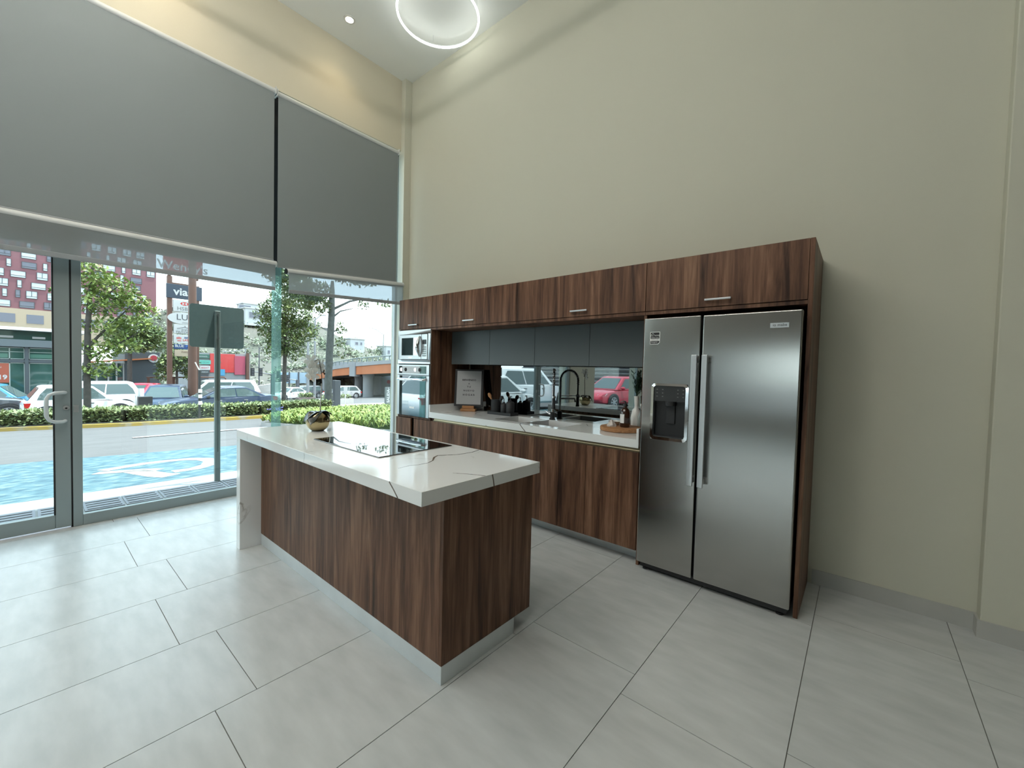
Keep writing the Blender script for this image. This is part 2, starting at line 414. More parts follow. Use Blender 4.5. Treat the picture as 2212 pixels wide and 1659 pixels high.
FRONT = (R(90), 0, 0)          # lettering that faces the room from the kitchen wall
EAST = (R(90), 0, R(90))       # lettering outside that faces the building

def slab(xs, ys, holes, z0, z1):
    m = MB(); nx, ny = len(xs) - 1, len(ys) - 1
    solid = lambda i, j: 0 <= i < nx and 0 <= j < ny and (i, j) not in holes
    for i in range(nx):
        for j in range(ny):
            if not solid(i, j): continue
            a, b, c, d = xs[i], xs[i + 1], ys[j], ys[j + 1]
            m.quad((a, c, z1), (b, c, z1), (b, d, z1), (a, d, z1)); m.quad((a, c, z0), (a, d, z0), (b, d, z0), (b, c, z0))
            if not solid(i - 1, j): m.quad((a, c, z0), (a, c, z1), (a, d, z1), (a, d, z0))
            if not solid(i + 1, j): m.quad((b, c, z0), (b, d, z0), (b, d, z1), (b, c, z1))
            if not solid(i, j - 1): m.quad((a, c, z0), (b, c, z0), (b, c, z1), (a, c, z1))
            if not solid(i, j + 1): m.quad((a, d, z0), (a, d, z1), (b, d, z1), (b, d, z0))
    return m
def slab_y(xs, zs, holes, y0, y1):
    """the same plate standing upright"""
    a = slab(xs, zs, holes, 0, 1); m = MB(); m.v = [(x, y1 if q else y0, z) for x, z, q in a.v]; m.f = a.f; m.mi = a.mi
    return m
# ================================================================== ROOM SHELL
CEIL = 5.3
XR, YB = 8.6, -9.2
TW, TL, TX = 0.592, 1.188, 0.508
sub = struct(obj('floor', MB().box(-0.88, XR, YB, 0.0, -0.06, -0.004), grout_m))
full = None
G = 0.0017
for k in range(-3, 15):
    x0, x1 = TX + TW * k, TX + TW * (k + 1)
    x0c, x1c = max(x0, -0.88), min(x1, XR)
    if x1c - x0c < 0.02: continue
    off = -2.981 if k % 2 else -2.83
    for j in range(-6, 4):
        y0, y1 = off + TL * j, off + TL * (j + 1)
        y0c, y1c = max(y0, YB), min(y1, 0.0)
        if y1c - y0c < 0.02: continue
        if x0c == x0 and x1c == x1 and y0c == y0 and y1c == y1:
            if full is None: full = MB().box(G, TW - G, G, TL - G, -0.006, 0.0).mesh('tile', tile_m)
            t = bpy.data.objects.new('tile', full); COL.objects.link(t); t.parent = sub; t.location = (x0, y0, 0)
        else:
            obj('tile', MB().box(x0c + G, x1c - G, y0c + G, y1c - G, -0.006, 0.0), tile_m, sub)
struct(obj('ceiling', MB().box(-1.36, XR + 0.2, YB - 0.2, 0.2, CEIL, CEIL + 0.2), ceil_m))
struct(obj('wall_back', MB().box(-1.05, XR + 0.2, 0.0, 0.2, -0.06, CEIL), wall_m))
struct(obj('wall_right', MB().box(XR, XR + 0.2, YB, 0.0, -0.06, CEIL), taupe_m))
struct(obj('trim_1', MB().box(4.765, XR, -0.09, 0.0, 0.0, CEIL), wall_m, bevel=0.006))            # shallow pier right of the kitchen
struct(obj('trim_2', MB().box(-0.76, -0.64, -0.11, 0.0, 0.0, CEIL), wall_m, bevel=0.004))          # corner post by the window wall
struct(obj('wall_left', MB().box(-1.0, -0.72, YB, 0.0, 4.36, CEIL), head_m))                        # header above the blinds
bb = MB().box(4.012, 4.765, -0.012, 0.0, 0.0, 0.098)
struct(obj('baseboard_back', bb, base_m))
struct(obj('baseboard_right', MB().box(4.753, XR, -0.102, -0.09, 0.0, 0.098).box(4.753, 4.765, -0.09, -0.012, 0, 0.098), base_m))
# rear facade (behind the camera): sill wall, glass band, tall blind band
struct(obj('wall_rear', slab_y([-1.0, 0.3, 4.4, XR + 0.2], [-0.06, 0.5, 2.1, CEIL], {(1, 1)}, YB - 0.2, YB), taupe_m))
wr = struct(obj('window_4', MB().box(0.3, 4.4, YB - 0.12, YB - 0.04, 0.5, 0.56).box(0.3, 4.4, YB - 0.12, YB - 0.04, 2.04, 2.1), alum))
for x in (0.3, 1.65, 3.0, 4.34): obj('window_frame', MB().box(x, x + 0.06, YB - 0.12, YB - 0.04, 0.56, 2.04), alum, wr)
for x in (0.36, 1.71, 3.06): obj('pane', MB().box(x, x + 1.29, YB - 0.085, YB - 0.077, 0.56, 2.04), glass, wr)

# ---- left facade, turned a little: empties pivot at (-0.75,-3.3)
PIV = (-0.75, -3.3, 0.0); FR = 0.030
def facade(name):
    o = bpy.data.objects.new(name, None); COL.objects.link(o); o.location = PIV; o.rotation_euler = (0, 0, FR)
    ORG[o.name] = Vector(PIV); return struct(o)
XF0, XF1 = -0.80, -0.75
w1 = facade('window_1')
obj('sill', MB().box(XF0, XF1, -3.158, -1.64, 0.0, 0.092), alum, w1, bevel=0.004)
obj('post', MB().box(XF0, XF1, -3.215, -3.158, 0.0, 2.42), alum, w1, bevel=0.004)
obj('transom', MB().box(XF0, XF1, -5.2, -1.60, 2.39, 2.53), alum, w1, bevel=0.004)
obj('mullion', MB().box(XF0, XF1 - 0.01, -1.75, -1.62, 2.53, 4.36), dark_gap, w1, label='dark mullion behind the gap between the two blinds')
obj('pane', MB().box(-0.78, -0.772, -3.158, -1.66, 0.092, 2.39), glass, w1)
obj('upper_pane', MB().box(-0.78, -0.772, -5.2, -1.75, 2.53, 4.36), glass, w1)
w2 = facade('window_2')
obj('glass_fin', MB().box(-0.83, -0.70, -1.662, -1.612, 0.0, 2.47), glass_fin, w2, label='greenish edge of a glass fin')
obj('sill', MB().box(XF0, XF1, -1.612, -0.055, 0.0, 0.08), alum_l, w2, bevel=0.004)
obj('pane', MB().box(-0.78, -0.772, -1.612, -0.085, 0.08, 4.36), glass, w2)
obj('post', MB().box(XF0, XF1, -0.085, -0.055, 0.0, 4.36), alum_l, w2, bevel=0.004)
obj('closing_trim', MB().box(XF0, XF1 + 0.01, -0.055, 0.04, 0.0, 4.36), alum_l, w2)
d1 = facade('door_1')
obj('stile', MB().box(XF0, XF1, -3.315, -3.225, 0.012, 2.385), alum, d1, bevel=0.004)
obj('stile', MB().box(XF0, XF1, -4.35, -4.26, 0.012, 2.385), alum, d1, bevel=0.004)
obj('bottom_rail', MB().box(XF0, XF1, -4.26, -3.315, 0.012, 0.125), alum, d1, bevel=0.004)
obj('top_rail', MB().box(XF0, XF1, -4.26, -3.315, 2.295, 2.385), alum, d1, bevel=0.004)
obj('pane', MB().box(-0.78, -0.772, -4.26, -3.315, 0.125, 2.295), glass, d1)
obj('weather_gap', MB().box(XF0 + 0.005, XF1 - 0.006, -3.226, -3.214, 0.0, 2.39), dark_gap, d1)
obj('gasket', MB().box(XF0 + 0.01, XF1 + 0.0015, -3.322, -3.314, 0.125, 2.295), dark_gap, d1)
hp = [(-0.75, -3.262, 1.128)]
for a in range(0, 91, 15): hp.append((-0.70 - 0.03 * cos(R(a)) + 0.0, -3.262 - 0.06 - 0.04 * sin(R(a)), 1.128 - 0.04 * (1 - cos(R(a)))))
hp = [(-0.75, -3.255, 1.125), (-0.715, -3.27, 1.128), (-0.695, -3.315, 1.125), (-0.69, -3.345, 1.11), (-0.69, -3.36, 1.08), (-0.69, -3.362, 1.01), (-0.69, -3.36, 0.94), (-0.69, -3.345, 0.908), (-0.695, -3.315, 0.893), (-0.715, -3.27, 0.89), (-0.75, -3.255, 0.893)]
obj('handle', MB().tube(hp, 0.0135, 10), alum_l, d1, smooth=True)
lk = obj('lock', MB().disc((-0.748, -3.25, 1.0), 0.019, 0.014, 'x', 18), steel_l, d1, smooth=True)
obj('keyhole', MB().disc((-0.741, -3.25, 0.997), 0.007, 0.004, 'x', 10), black_pl, lk)
obj('strike_plate', MB().box(-0.75, -0.7475, -3.207, -3.178, 0.96, 1.02), steel_l, d1)
# left facade beyond the frame: column and a second window
struct(obj('trim_3', MB().box(-1.0, -0.70, -5.45, -4.36, 0.0, 4.36), wall_m))
w3 = struct(obj('window_3', MB().box(-0.80, -0.74, -5.45, -8.0, 0, 0.09).box(-0.80, -0.74, -8.06, -8.0, 0, 4.36).box(-0.80, -0.74, -8.0, -5.45, 2.4, 2.5), alum))
obj('pane', MB().box(-0.775, -0.767, -8.0, -5.45, 0.09, 4.36), glass, w3)
struct(obj('wall_front', MB().box(-1.0, -0.70, YB, -8.06, 0.0, 4.36), wall_m))

# ---- blinds
XB = -0.66
def blind(name, label, y0, y1, ztop, zl, zr, group):
    t = thing(name, label, 'blind', (XB, (y0 + y1) / 2, ztop), 0, group)
    obj('fabric', MB().prism([(y0 + 0.012, zl), (y1 - 0.012, zr), (y1 - 0.012, ztop + 0.01), (y0 + 0.012, ztop + 0.01)], 'x', XB - 0.002, XB + 0.002), blind_m, t)
    obj('roller_tube', MB().tube([(XB - 0.012, y0, ztop + 0.02), (XB - 0.012, y1, ztop + 0.02)], 0.028, 14), tube_m, t, smooth=True)
    obj('bottom_bar', MB().tube([(XB, y0 + 0.012, zl), (XB, y1 - 0.012, zr)], 0.008, 8), hem_m, t, smooth=True)
    for y in (y0, y1): obj('bracket', MB().box(XB - 0.06, XB + 0.022, y - 0.004, y + 0.004, ztop - 0.012, ztop + 0.06), tube_m, t)
    return t
blind('roller_blind', 'large grey blackout roller blind above the glass door and the fixed pane', -6.2, -1.715, 4.285, 2.485, 2.52, 'grey blackout blinds')
blind('roller_blind', 'narrower grey blackout roller blind between the dark gap and the kitchen corner', -1.70, -0.185, 4.27, 2.455, 2.56, 'grey blackout blinds')
def sheer(label, y0, y1, zl, zr, hl, hr):
    t = thing('sheer_blind', label, 'blind', (XB + 0.01, (y0 + y1) / 2, zl), 0, 'sheer roller blinds')
    x = XB + 0.02
    obj('roller_tube', MB().tube([(x, y0, zl), (x, y1, zr)], 0.034, 14), tube_m, t, smooth=True)
    obj('end_cap', MB().tube([(x, y0 - 0.012, zl), (x, y0, zl)], 0.03, 12), black_pl, t)
    obj('sheer_fabric', MB().quad((x + 0.03, y0 + 0.01, hl), (x + 0.03, y1 - 0.015, hr), (x + 0.03, y1 - 0.015, zr), (x + 0.03, y0 + 0.01, zl)), sheer_m, t)
    obj('hem_bar', MB().prism([(y0 + 0.01, hl - 0.012), (y1 - 0.015, hr - 0.012), (y1 - 0.015, hr + 0.028), (y0 + 0.01, hl + 0.028)], 'x', x + 0.024, x + 0.036), hem_m, t, bevel=0.003)
    return t
sheer('wide translucent sheer blind half lowered over the glass door and fixed pane', -6.2, -1.71, 2.452, 2.475, 2.20, 2.20)
sheer('short translucent sheer blind half lowered over the right window pane beside the oven', -1.60, -0.10, 2.42, 2.53, 2.195, 2.265)

# ---- lights in the ceiling
def ring_light(loc, r, power, label, led_mat):
    t = thing('ring_light', label, 'ceiling light', loc, 0, 'LED ring lights')
    p = [(r * cos(2 * pi * k / 64), r * sin(2 * pi * k / 64), 0) for k in range(64)]
    hous = MB()
    pr_ = [(r - 0.0025, 0.008), (r + 0.0025, 0.008), (r + 0.0025, 0.022), (r - 0.0025, 0.022)]
    hous.lathe(pr_ + [pr_[0]], (0, 0, 0), 64)
    obj('ring_housing', hous, alum_l, t, smooth=True, local=True)
    obj('led_tube', MB().tube(p, 0.0105, 10, closed=True), led_mat, t, smooth=True, local=True)
    for a in (0.5, 2.6, 4.7): obj('suspension_wire', MB().tube([(r * cos(a), r * sin(a), 0.045), (r * cos(a), r * sin(a), CEIL - loc[2] - 0.004)], 0.0015, 5), alum_l, t, local=True)
    return t
led_fill = P('led_ring_bright', (1.0, 0.965, 0.90), 0.5, emit=80)  # for the added ring lights out of view that brighten the room
ring_light((0.60, -0.565, 5.175), 0.43, 0, 'glowing white LED ring light hanging near the ceiling corner', led)
for (x, y), lb in (((2.2, -4.8), 'LED ring light behind the camera over the middle of the room'), ((1.0, -6.8), 'LED ring light towards the rear by the window wall'), ((3.3, -3.4), 'LED ring light overhead in front of the fridge'), ((0.8, -3.4), 'LED ring light overhead between the island and the door')):
    ring_light((x, y, 4.75), 0.55, 0, lb, led_fill)
def downlight(x, y, label, energy):
    t = thing('downlight', label, 'ceiling light', (x, y, CEIL), 0, 'recessed downlights')
    obj('trim_ring', MB().lathe([(0.042, -0.008), (0.062, -0.006), (0.062, 0.0), (0.042, 0.0), (0.042, -0.008)], (0, 0, 0), 24), white_c, t, smooth=True, local=True)
    obj('lens', MB().disc((0, 0, -0.004), 0.043, 0.006, 'z', 24), led_w, t, local=True)
    l = bpy.data.lights.new('downlight_lamp', 'SPOT'); l.energy = energy; l.color = (1.0, 0.78, 0.48); l.spot_size = R(118); l.spot_blend = 0.8; l.shadow_soft_size = 0.04
    l.use_shadow = True; lo = bpy.data.objects.new('downlight_lamp', l); COL.objects.link(lo); lo.parent = t; lo.location = (0, 0, -0.03)
downlight(-0.34, -1.07, 'round warm recessed downlight glowing near the window wall', 9)
downlight(-0.34, -2.75, 'round warm recessed downlight further along the window wall', 14)  # this one and the next are added out of view for more light
downlight(-0.34, -4.4, 'round warm recessed downlight above the glass door', 10)

# ================================================================== KITCHEN
FY = -0.586                        # plane of the walnut fronts
ZB, ZT = 1.846, 2.191
def bar_handle(x0, x1, z, parent, y=FY - 0.018):
    m = MB().box(x0, x1, y - 0.024, y - 0.016, z - 0.006, z + 0.006)
    for x in (x0 + 0.006, x1 - 0.014): m.box(x, x + 0.008, y - 0.017, y, z - 0.005, z + 0.005)
    return obj('bar_handle', m, steel_l, parent, bevel=0.001, seg=1)

def top_unit(x0, x1, h0, h1, label, y0=FY):
    t = thing('wall_cabinet', label, 'cabinet', (x0, 0, ZB), 0, 'walnut top cabinets')
    obj('carcass', MB().box(x0 + 0.001, x1 - 0.001, y0 + 0.02, -0.002, ZB - 0.022, ZT), wood_in, t)
    obj('bottom_panel', MB().box(x0 + 0.001, x1 - 0.001, y0 + 0.006, -0.003, ZB - 0.026, ZB - 0.004), wood_m, t)
    d = obj('flap_door', MB().box(x0 + 0.002, x1 - 0.002, y0, y0 + 0.019, ZB, ZT), wood_m, t, bevel=0.001, seg=1)
    bar_handle(h0, h1, 1.889, d, y0)
    return t
top_unit(0.0, 0.611, 0.207, 0.372, 'short walnut top cabinet above the microwave')
top_unit(0.611, 1.809, 1.119, 1.279, 'long walnut top cabinet above the lettered sign')
top_unit(1.809, 3.016, 2.392, 2.546, 'long walnut top cabinet above the spring tap')
top_unit(3.016, 3.966, 3.417, 3.573, 'walnut top cabinet above the fridge')
sp_ = obj('side_panel', MB().box(3.966, 3.989, FY, -0.001, 0.0, ZT), wood_m, None, bevel=0.001, seg=1)
sp_.name = 'end_panel'; tag(sp_, 'tall walnut end panel right of the fridge', 'panel')
fl = obj('end_panel', MB().box(3.008, 3.028, FY + 0.004, -0.001, 0.0, ZB - 0.03), wood_m, None)
tag(fl, 'narrow walnut panel between the worktop and the fridge', 'panel')

# tall oven housing
t = thing('oven_cabinet', 'tall walnut housing that holds the microwave and the oven', 'cabinet', (0.0, 0, 0))
obj('side_panel', MB().box(0.0, 0.016, FY + 0.002, -0.002, 0.0, ZB - 0.028), wood_m, t)
obj('side_panel', MB().box(0.595, 0.611, FY + 0.002, -0.002, 0.0, ZB - 0.028), wood_m, t)
obj('shelf', MB().box(0.016, 0.595, FY + 0.015, -0.002, 1.432, 1.442), wood_m, t)
obj('shelf', MB().box(0.016, 0.595, FY + 0.004, -0.002, 0.822, 0.842), wood_m, t)
obj('back_panel', MB().box(0.016, 0.595, -0.02, -0.002, 0.10, 1.81), wood_in, t)
dl = obj('door', MB().box(0.002, 0.289, FY - 0.024, FY - 0.004, 0.102, 0.818), wood_m, t, bevel=0.001, seg=1, label='left lower door standing slightly proud')
obj('door', MB().box(0.318, 0.609, FY, FY + 0.019, 0.102, 0.818), wood_m, t, bevel=0.001, seg=1)
obj('finger_gap', MB().box(0.289, 0.318, FY + 0.012, FY + 0.03, 0.102, 0.818), dark_gap, t)
obj('plinth', MB().box(0.0, 0.611, -0.47, -0.45, 0.0, 0.10), plinth_m, t)

# microwave
MY = FY - 0.012
t = thing('microwave', 'built-in steel microwave with a bowed vertical handle above the oven', 'microwave', (0.3, FY, 1.443))
obj('body', MB().box(0.045, 0.565, FY + 0.01, -0.03, 1.46, 1.80), black_pl, t)
fr = MB()
fr.box(0.004, 0.607, MY, FY + 0.012, 1.782, 1.830).box(0.004, 0.607, MY, FY + 0.012, 1.445, 1.492)
fr.box(0.004, 0.042, MY, FY + 0.012, 1.492, 1.782).box(0.564, 0.607, MY, FY + 0.012, 1.492, 1.782)
obj('trim_frame', fr, steel_l, t, bevel=0.002, seg=1)
dr = obj('door', MB().box(0.046, 0.452, MY - 0.006, FY + 0.008, 1.497, 1.777), steel_l, t, bevel=0.003)
obj('door_glass', MB().box(0.088, 0.425, MY - 0.0085, MY - 0.005, 1.542, 1.742), ovenglass, dr)
hp = [(0.428 + 0.004 * sin(pi * k / 12), MY - 0.010 - 0.034 * sin(pi * k / 12), 1.525 + 0.23 * k / 12) for k in range(13)]
obj('bow_handle', MB().tube(hp, [0.006 + 0.017 * sin(pi * k / 12) for k in range(13)], 10), chrome, dr, smooth=True)
cp = obj('control_panel', MB().box(0.456, 0.560, MY - 0.006, FY + 0.008, 1.497, 1.777), steel_l, t, bevel=0.003)
obj('display', MB().box(0.476, 0.545, MY - 0.0078, MY - 0.005, 1.665, 1.715), black_pl, cp)
kb = MB()
for i in range(3):
    for j in range(5): kb.box(0.478 + 0.024 * i, 0.496 + 0.024 * i, MY - 0.0074, MY - 0.0055, 1.625 - 0.024 * j, 1.64 - 0.024 * j)
obj('keypad', kb, alum, cp)
obj('badge', MB().box(0.225, 0.285, MY - 0.0078, MY - 0.0055, 1.512, 1.521), chrome, dr)

# oven
t = thing('oven', 'built-in steel oven with two knobs and a mirrored glass door', 'oven', (0.3, FY, 0.845))
obj('body', MB().box(0.03, 0.58, FY + 0.01, -0.03, 0.85, 1.42), black_pl, t)
OY = FY - 0.02
pnl = obj('control_panel', MB().box(0.004, 0.607, OY - 0.004, FY + 0.008, 1.318, 1.434), steel_l, t, bevel=0.002, seg=1)
obj('panel_glass', MB().box(0.052, 0.558, OY - 0.0065, OY - 0.003, 1.336, 1.418), blackglass, pnl)
for x in (0.140, 0.405):
    kn = obj('knob', MB().lathe([(0.026, 0.0), (0.025, 0.012), (0.022, 0.032), (0.0, 0.034)], (x, OY - 0.006, 1.378), 20, 'y'), black_pl, t, smooth=True)
    obj('knob_cap', MB().lathe([(0.0225, 0.0), (0.0215, 0.006), (0.0, 0.0065)], (x, OY - 0.0395, 1.378), 20, 'y'), chrome, kn, smooth=True)
for x in (0.235, 0.265, 0.295):
    obj('indicator', MB().box(x, x + 0.006, OY - 0.0078, OY - 0.006, 1.368, 1.374).box(x, x + 0.006, OY - 0.0078, OY - 0.006, 1.386, 1.392), white_p, pnl)
dr = obj('door', MB().box(0.006, 0.605, OY, FY + 0.006, 0.848, 1.312), steel_l, t, bevel=0.003)
obj('door_glass', MB().box(0.058, 0.552, OY - 0.004, OY + 0.001, 0.850, 1.308), ovenglass, dr)
hpath = [(0.06, OY - 0.002, 1.272)] + [(0.075 + 0.46 * k / 10, OY - 0.034 - 0.012 * sin(pi * k / 10), 1.265) for k in range(11)] + [(0.55, OY - 0.002, 1.272)]
obj('bar_handle', MB().tube(hpath, 0.0145, 10), chrome, dr, smooth=True)
obj('label_plate', MB().box(0.262, 0.348, OY - 0.0052, OY - 0.0035, 0.935, 0.957), white_p, dr)

# base cabinets
def base_unit(x0, x1, label, doors):
    t = thing('base_cabinet', label, 'cabinet', (x0, 0, 0), 0, 'walnut base cabinets')
    obj('carcass', MB().box(x0 + 0.001, x1 - 0.001, FY + 0.02, -0.003, 0.10, 0.66), wood_in, t)
    obj('front_rail', MB().box(x0 + 0.001, x1 - 0.001, FY + 0.021, FY + 0.045, 0.66, 0.858), wood_in, t)
    for a, b in doors: obj('door', MB().box(a + 0.0018, b - 0.0018, FY, FY + 0.019, 0.102, 0.822), wood_m, t, bevel=0.0008, seg=1)
    obj('plinth', MB().box(x0 + 0.0005, x1 - 0.0005, -0.47, -0.45, 0.0, 0.10), plinth_m, t)
base_unit(0.612, 0.971, 'narrow walnut base cabinet beside the oven housing', [(0.612, 0.971)])
base_unit(0.971, 1.816, 'wide walnut base cabinet left of the sink', [(0.971, 1.394), (1.394, 1.816)])
base_unit(1.816, 2.57, 'walnut base cabinet under the sink', [(1.816, 2.314), (2.314, 2.57)])
base_unit(2.57, 3.006, 'walnut base cabinet against the fridge', [(2.57, 3.006)])
prof = [(FY + 0.0205, 0.858), (FY + 0.0205, 0.824), (FY + 0.002, 0.824), (FY + 0.002, 0.828), (FY + 0.0135, 0.832), (FY + 0.0165, 0.84), (FY + 0.0165, 0.858)]
gp = obj('finger_pull_profile', MB().prism(prof, 'x', 0.66, 3.005), gold_p)
tag(gp, 'champagne metal finger-pull channel running under the long worktop', 'trim profile')

# worktop with two sink cut-outs
ZC = 0.92
CYF = -0.606
wt = thing('worktop', 'long white quartz worktop with grey veins along the kitchen wall', 'worktop', (1.8, -0.3, ZC))
obj('slab', slab([0.612, 1.49, 1.85, 1.88, 2.26, 3.007], [CYF, -0.50, -0.125, -0.012], {(1, 1), (3, 1)}, 0.859, ZC), marble, wt)
obj('upstand', MB().box(0.612, 0.630, CYF, -0.012, ZC, 1.0), marble, wt)
obj('upstand', MB().box(2.990, 3.007, CYF, -0.012, ZC, 1.0), marble, wt)
def strip(pts, wd, z=None, fixed=None):
    """a thin ribbon of stone following points on a flat face"""
    m = MB(); P3 = [Vector(p) for p in pts]; nrm = Vector(fixed); n = len(P3)
    vs = []
    for i, p in enumerate(P3):
        d = (P3[min(i + 1, n - 1)] - P3[max(i - 1, 0)]).normalized(); s_ = nrm.cross(d) * (wd[i] if isinstance(wd, list) else wd)
        vs += [p + s_ + nrm * 0.0004, p - s_ + nrm * 0.0004]
    return m.add(vs, [(2 * i, 2 * i + 2, 2 * i + 3, 2 * i + 1) for i in range(n - 1)])
obj('vein', strip([(1.86, -0.5, ZC), (1.875, -0.56, ZC), (1.90, CYF, ZC)], 0.0035, fixed=(0, 0, 1)), vein_m, wt)
obj('vein', strip([(1.90, CYF, ZC), (1.925, CYF, 0.895), (1.965, CYF, 0.86)], 0.004, fixed=(0, -1, 0)), vein_m, wt)
obj('vein', strip([(0.98, -0.18, ZC), (0.99, -0.25, ZC), (1.06, -0.33, ZC), (1.2, -0.38, ZC)], 0.002, fixed=(0, 0, 1)), vein_m, wt)
obj('vein', strip([(2.30, -0.12, ZC), (2.37, -0.22, ZC), (2.45, -0.24, ZC), (2.6, -0.20, ZC)], 0.002, fixed=(0, 0, 1)), vein_m, wt)

# sink
sk = thing('sink', 'double-bowl steel undermount sink set into the white worktop', 'sink', (1.87, -0.31, 0.72))
for a, b in ((1.488, 1.852), (1.878, 2.262)):
    m = MB(); y0, y1, z0, z1 = -0.502, -0.123, 0.735, 0.858; e = 0.02
    o4 = [(a, y0), (b, y0), (b, y1), (a, y1)]; i4 = [(a + e, y0 + e), (b - e, y0 + e), (b - e, y1 - e), (a + e, y1 - e)]
    m.add([(x, y, z1) for x, y in o4] + [(x, y, z0) for x, y in i4] + [(x, y, z0 - 0.004) for x, y in i4] + [(x + (-0.004 if x == a else 0.004), y + (-0.004 if y == y0 else 0.004), z1) for x, y in o4],
          [(0, 1, 5, 4), (1, 2, 6, 5), (2, 3, 7, 6), (3, 0, 4, 7), (4, 5, 6, 7), (8, 11, 10, 9), (12, 8, 9, 13), (13, 9, 10, 14), (14, 10, 11, 15), (15, 11, 8, 12), (0, 12, 13, 1), (1, 13, 14, 2), (2, 14, 15, 3), (3, 15, 12, 0)])
    bw = obj('bowl', m, steel, sk)
    obj('drain', MB().lathe([(0.045, 0.0), (0.042, 0.003), (0.02, 0.001), (0.0, 0.001)], ((a + b) / 2, -0.30, z0), 20), chrome, bw, smooth=True)

# spring tap
FX, FYY = 1.885, -0.075
tp = thing('kitchen_tap', 'tall chrome and black spring-neck tap standing behind the sink', 'tap', (FX, FYY, ZC))
dx, dy = 0.60, -0.80
obj('base', MB().lathe([(0.030, 0), (0.030, 0.008), (0.024, 0.012), (0.024, 0.075), (0.0, 0.08)], (FX, FYY, ZC), 20), black_m, tp, smooth=True)
obj('column', MB().tube([(FX, FYY, ZC + 0.07), (FX, FYY, ZC + 0.33)], 0.0125, 14), chrome, tp, smooth=True)
lv = MB().tube([(FX, FYY, ZC + 0.05), (FX - 0.035, FYY - 0.005, ZC + 0.055), (FX - 0.085, FYY - 0.01, ZC + 0.085)], [0.013, 0.011, 0.005], 10)
obj('lever', lv, chrome, tp, smooth=True)
core = []; N = 60
for k in range(N + 1):
    u = k / N
    if u < 0.3: core.append((0.0, 0.30 + u / 0.3 * 0.09))
    elif u < 0.8:
        a = pi * (u - 0.3) / 0.5; core.append((0.095 - 0.095 * cos(a), 0.39 + 0.105 * sin(a)))
    else: core.append((0.19, 0.39 - (u - 0.8) / 0.2 * 0.14))
P3 = [Vector((FX + dx * r_, FYY + dy * r_, ZC + z_)) for r_, z_ in core]
obj('hose', MB().tube(P3, 0.0085, 8), black_m, tp, smooth=True)
coil = []
turns = 34; n_ = turns * 10
for k in range(n_ + 1):
    u = k / n_ * 0.86; i = min(int(u * N), N - 1); f = u * N - i
    p = P3[i].lerp(P3[i + 1], f); d = (P3[i + 1] - P3[i]).normalized()
    s_ = Vector((dy, -dx, 0)); q = d.cross(s_).normalized(); a = 2 * pi * turns * k / n_
    coil.append(p + (s_ * cos(a) + q * sin(a)) * 0.0135)
obj('spring', MB().tube(coil, 0.0024, 5), chrome, tp, smooth=True)
e = P3[-1]
obj('spray_head', MB().lathe([(0.013, 0.0), (0.014, -0.02), (0.016, -0.10), (0.020, -0.125), (0.0, -0.128)], e, 16), black_m, tp, smooth=True)
obj('holder_arm', MB().tube([(FX, FYY, ZC + 0.235), (FX + dx * 0.17, FYY + dy * 0.17, ZC + 0.235)], 0.0055, 8).lathe([(0.020, 0.226), (0.020, 0.244)], (FX + dx * 0.19, FYY + dy * 0.19, ZC), 16), chrome, tp, smooth=True)
obj('pot_filler', MB().tube([(FX, FYY, ZC + 0.20), (FX + dx * 0.03, FYY + dy * 0.03, ZC + 0.205), (FX + dx * 0.155, FYY + dy * 0.155, ZC + 0.205), (FX + dx * 0.165, FYY + dy * 0.165, ZC + 0.17)], 0.0095, 10), chrome, tp, smooth=True)

# backsplash and grey wall cabinets
bs = obj('backsplash', MB().box(0.631, 3.007, -0.010, -0.001, ZC - 0.06, 1.468), mirror_g)
tag(bs, 'dark mirror-glass backsplash between the worktop and the grey cabinets', 'backsplash')
for i, lb in enumerate(('grey lacquered wall cabinet against the oven housing, above the lettered sign', 'grey lacquered wall cabinet second from the oven housing', 'grey lacquered wall cabinet above the tap', 'grey lacquered wall cabinet against the fridge')):
    x0 = 0.632 + 0.5937 * i; x1 = x0 + 0.5937
    t = thing('grey_cabinet', lb, 'cabinet', (x0, 0, 1.455), 0, 'grey wall cabinets')
    obj('carcass', MB().box(x0 + 0.001, x1 - 0.001, -0.29, -0.0115, 1.458, 1.818), graylac, t)
    obj('door', MB().box(x0 + 0.0015, x1 - 0.0015, -0.31, -0.291, 1.452, 1.818), graylac, t, bevel=0.0008, seg=1)

# fridge
F0, FG, F1, FZ = 3.037, 3.419, 3.953, -0.646
t = thing('fridge', 'side-by-side stainless steel fridge with a water dispenser', 'fridge', (3.5, FZ, 0))
obj('cabinet', MB().box(F0 + 0.004, F1 - 0.004, -0.575, -0.03, 0.045, 1.765), black_m, t)
obj('base_grille', MB().box(F0 + 0.015, F1 - 0.015, -0.61, -0.56, 0.02, 0.058), black_pl, t)
for x in (F0 + 0.05, F1 - 0.05): obj('foot', MB().lathe([(0.022, 0), (0.022, 0.012), (0.01, 0.016), (0.01, 0.045)], (x, -0.585, 0), 12), black_pl, t)
obj('foot', MB().lathe([(0.022, 0), (0.022, 0.012), (0.01, 0.016), (0.01, 0.045)], (F0 + 0.06, -0.09, 0), 12), black_pl, t)
obj('foot', MB().lathe([(0.022, 0), (0.022, 0.012), (0.01, 0.016), (0.01, 0.045)], (F1 - 0.06, -0.09, 0), 12), black_pl, t)
for x in (F0 + 0.01, F1 - 0.09): obj('hinge_cover', MB().box(x, x + 0.08, -0.575, -0.5, 1.765, 1.785), black_pl, t)
D0, D1, DZ0, DZ1 = 3.112, 3.346, 0.956, 1.330
ld = MB(); xs = [F0, D0, D1, FG - 0.006]; zs = [0.06, DZ0, DZ1, 1.785]; ya, yb = FZ, -0.58
m = slab(xs, zs, {(1, 1)}, 0, 1)
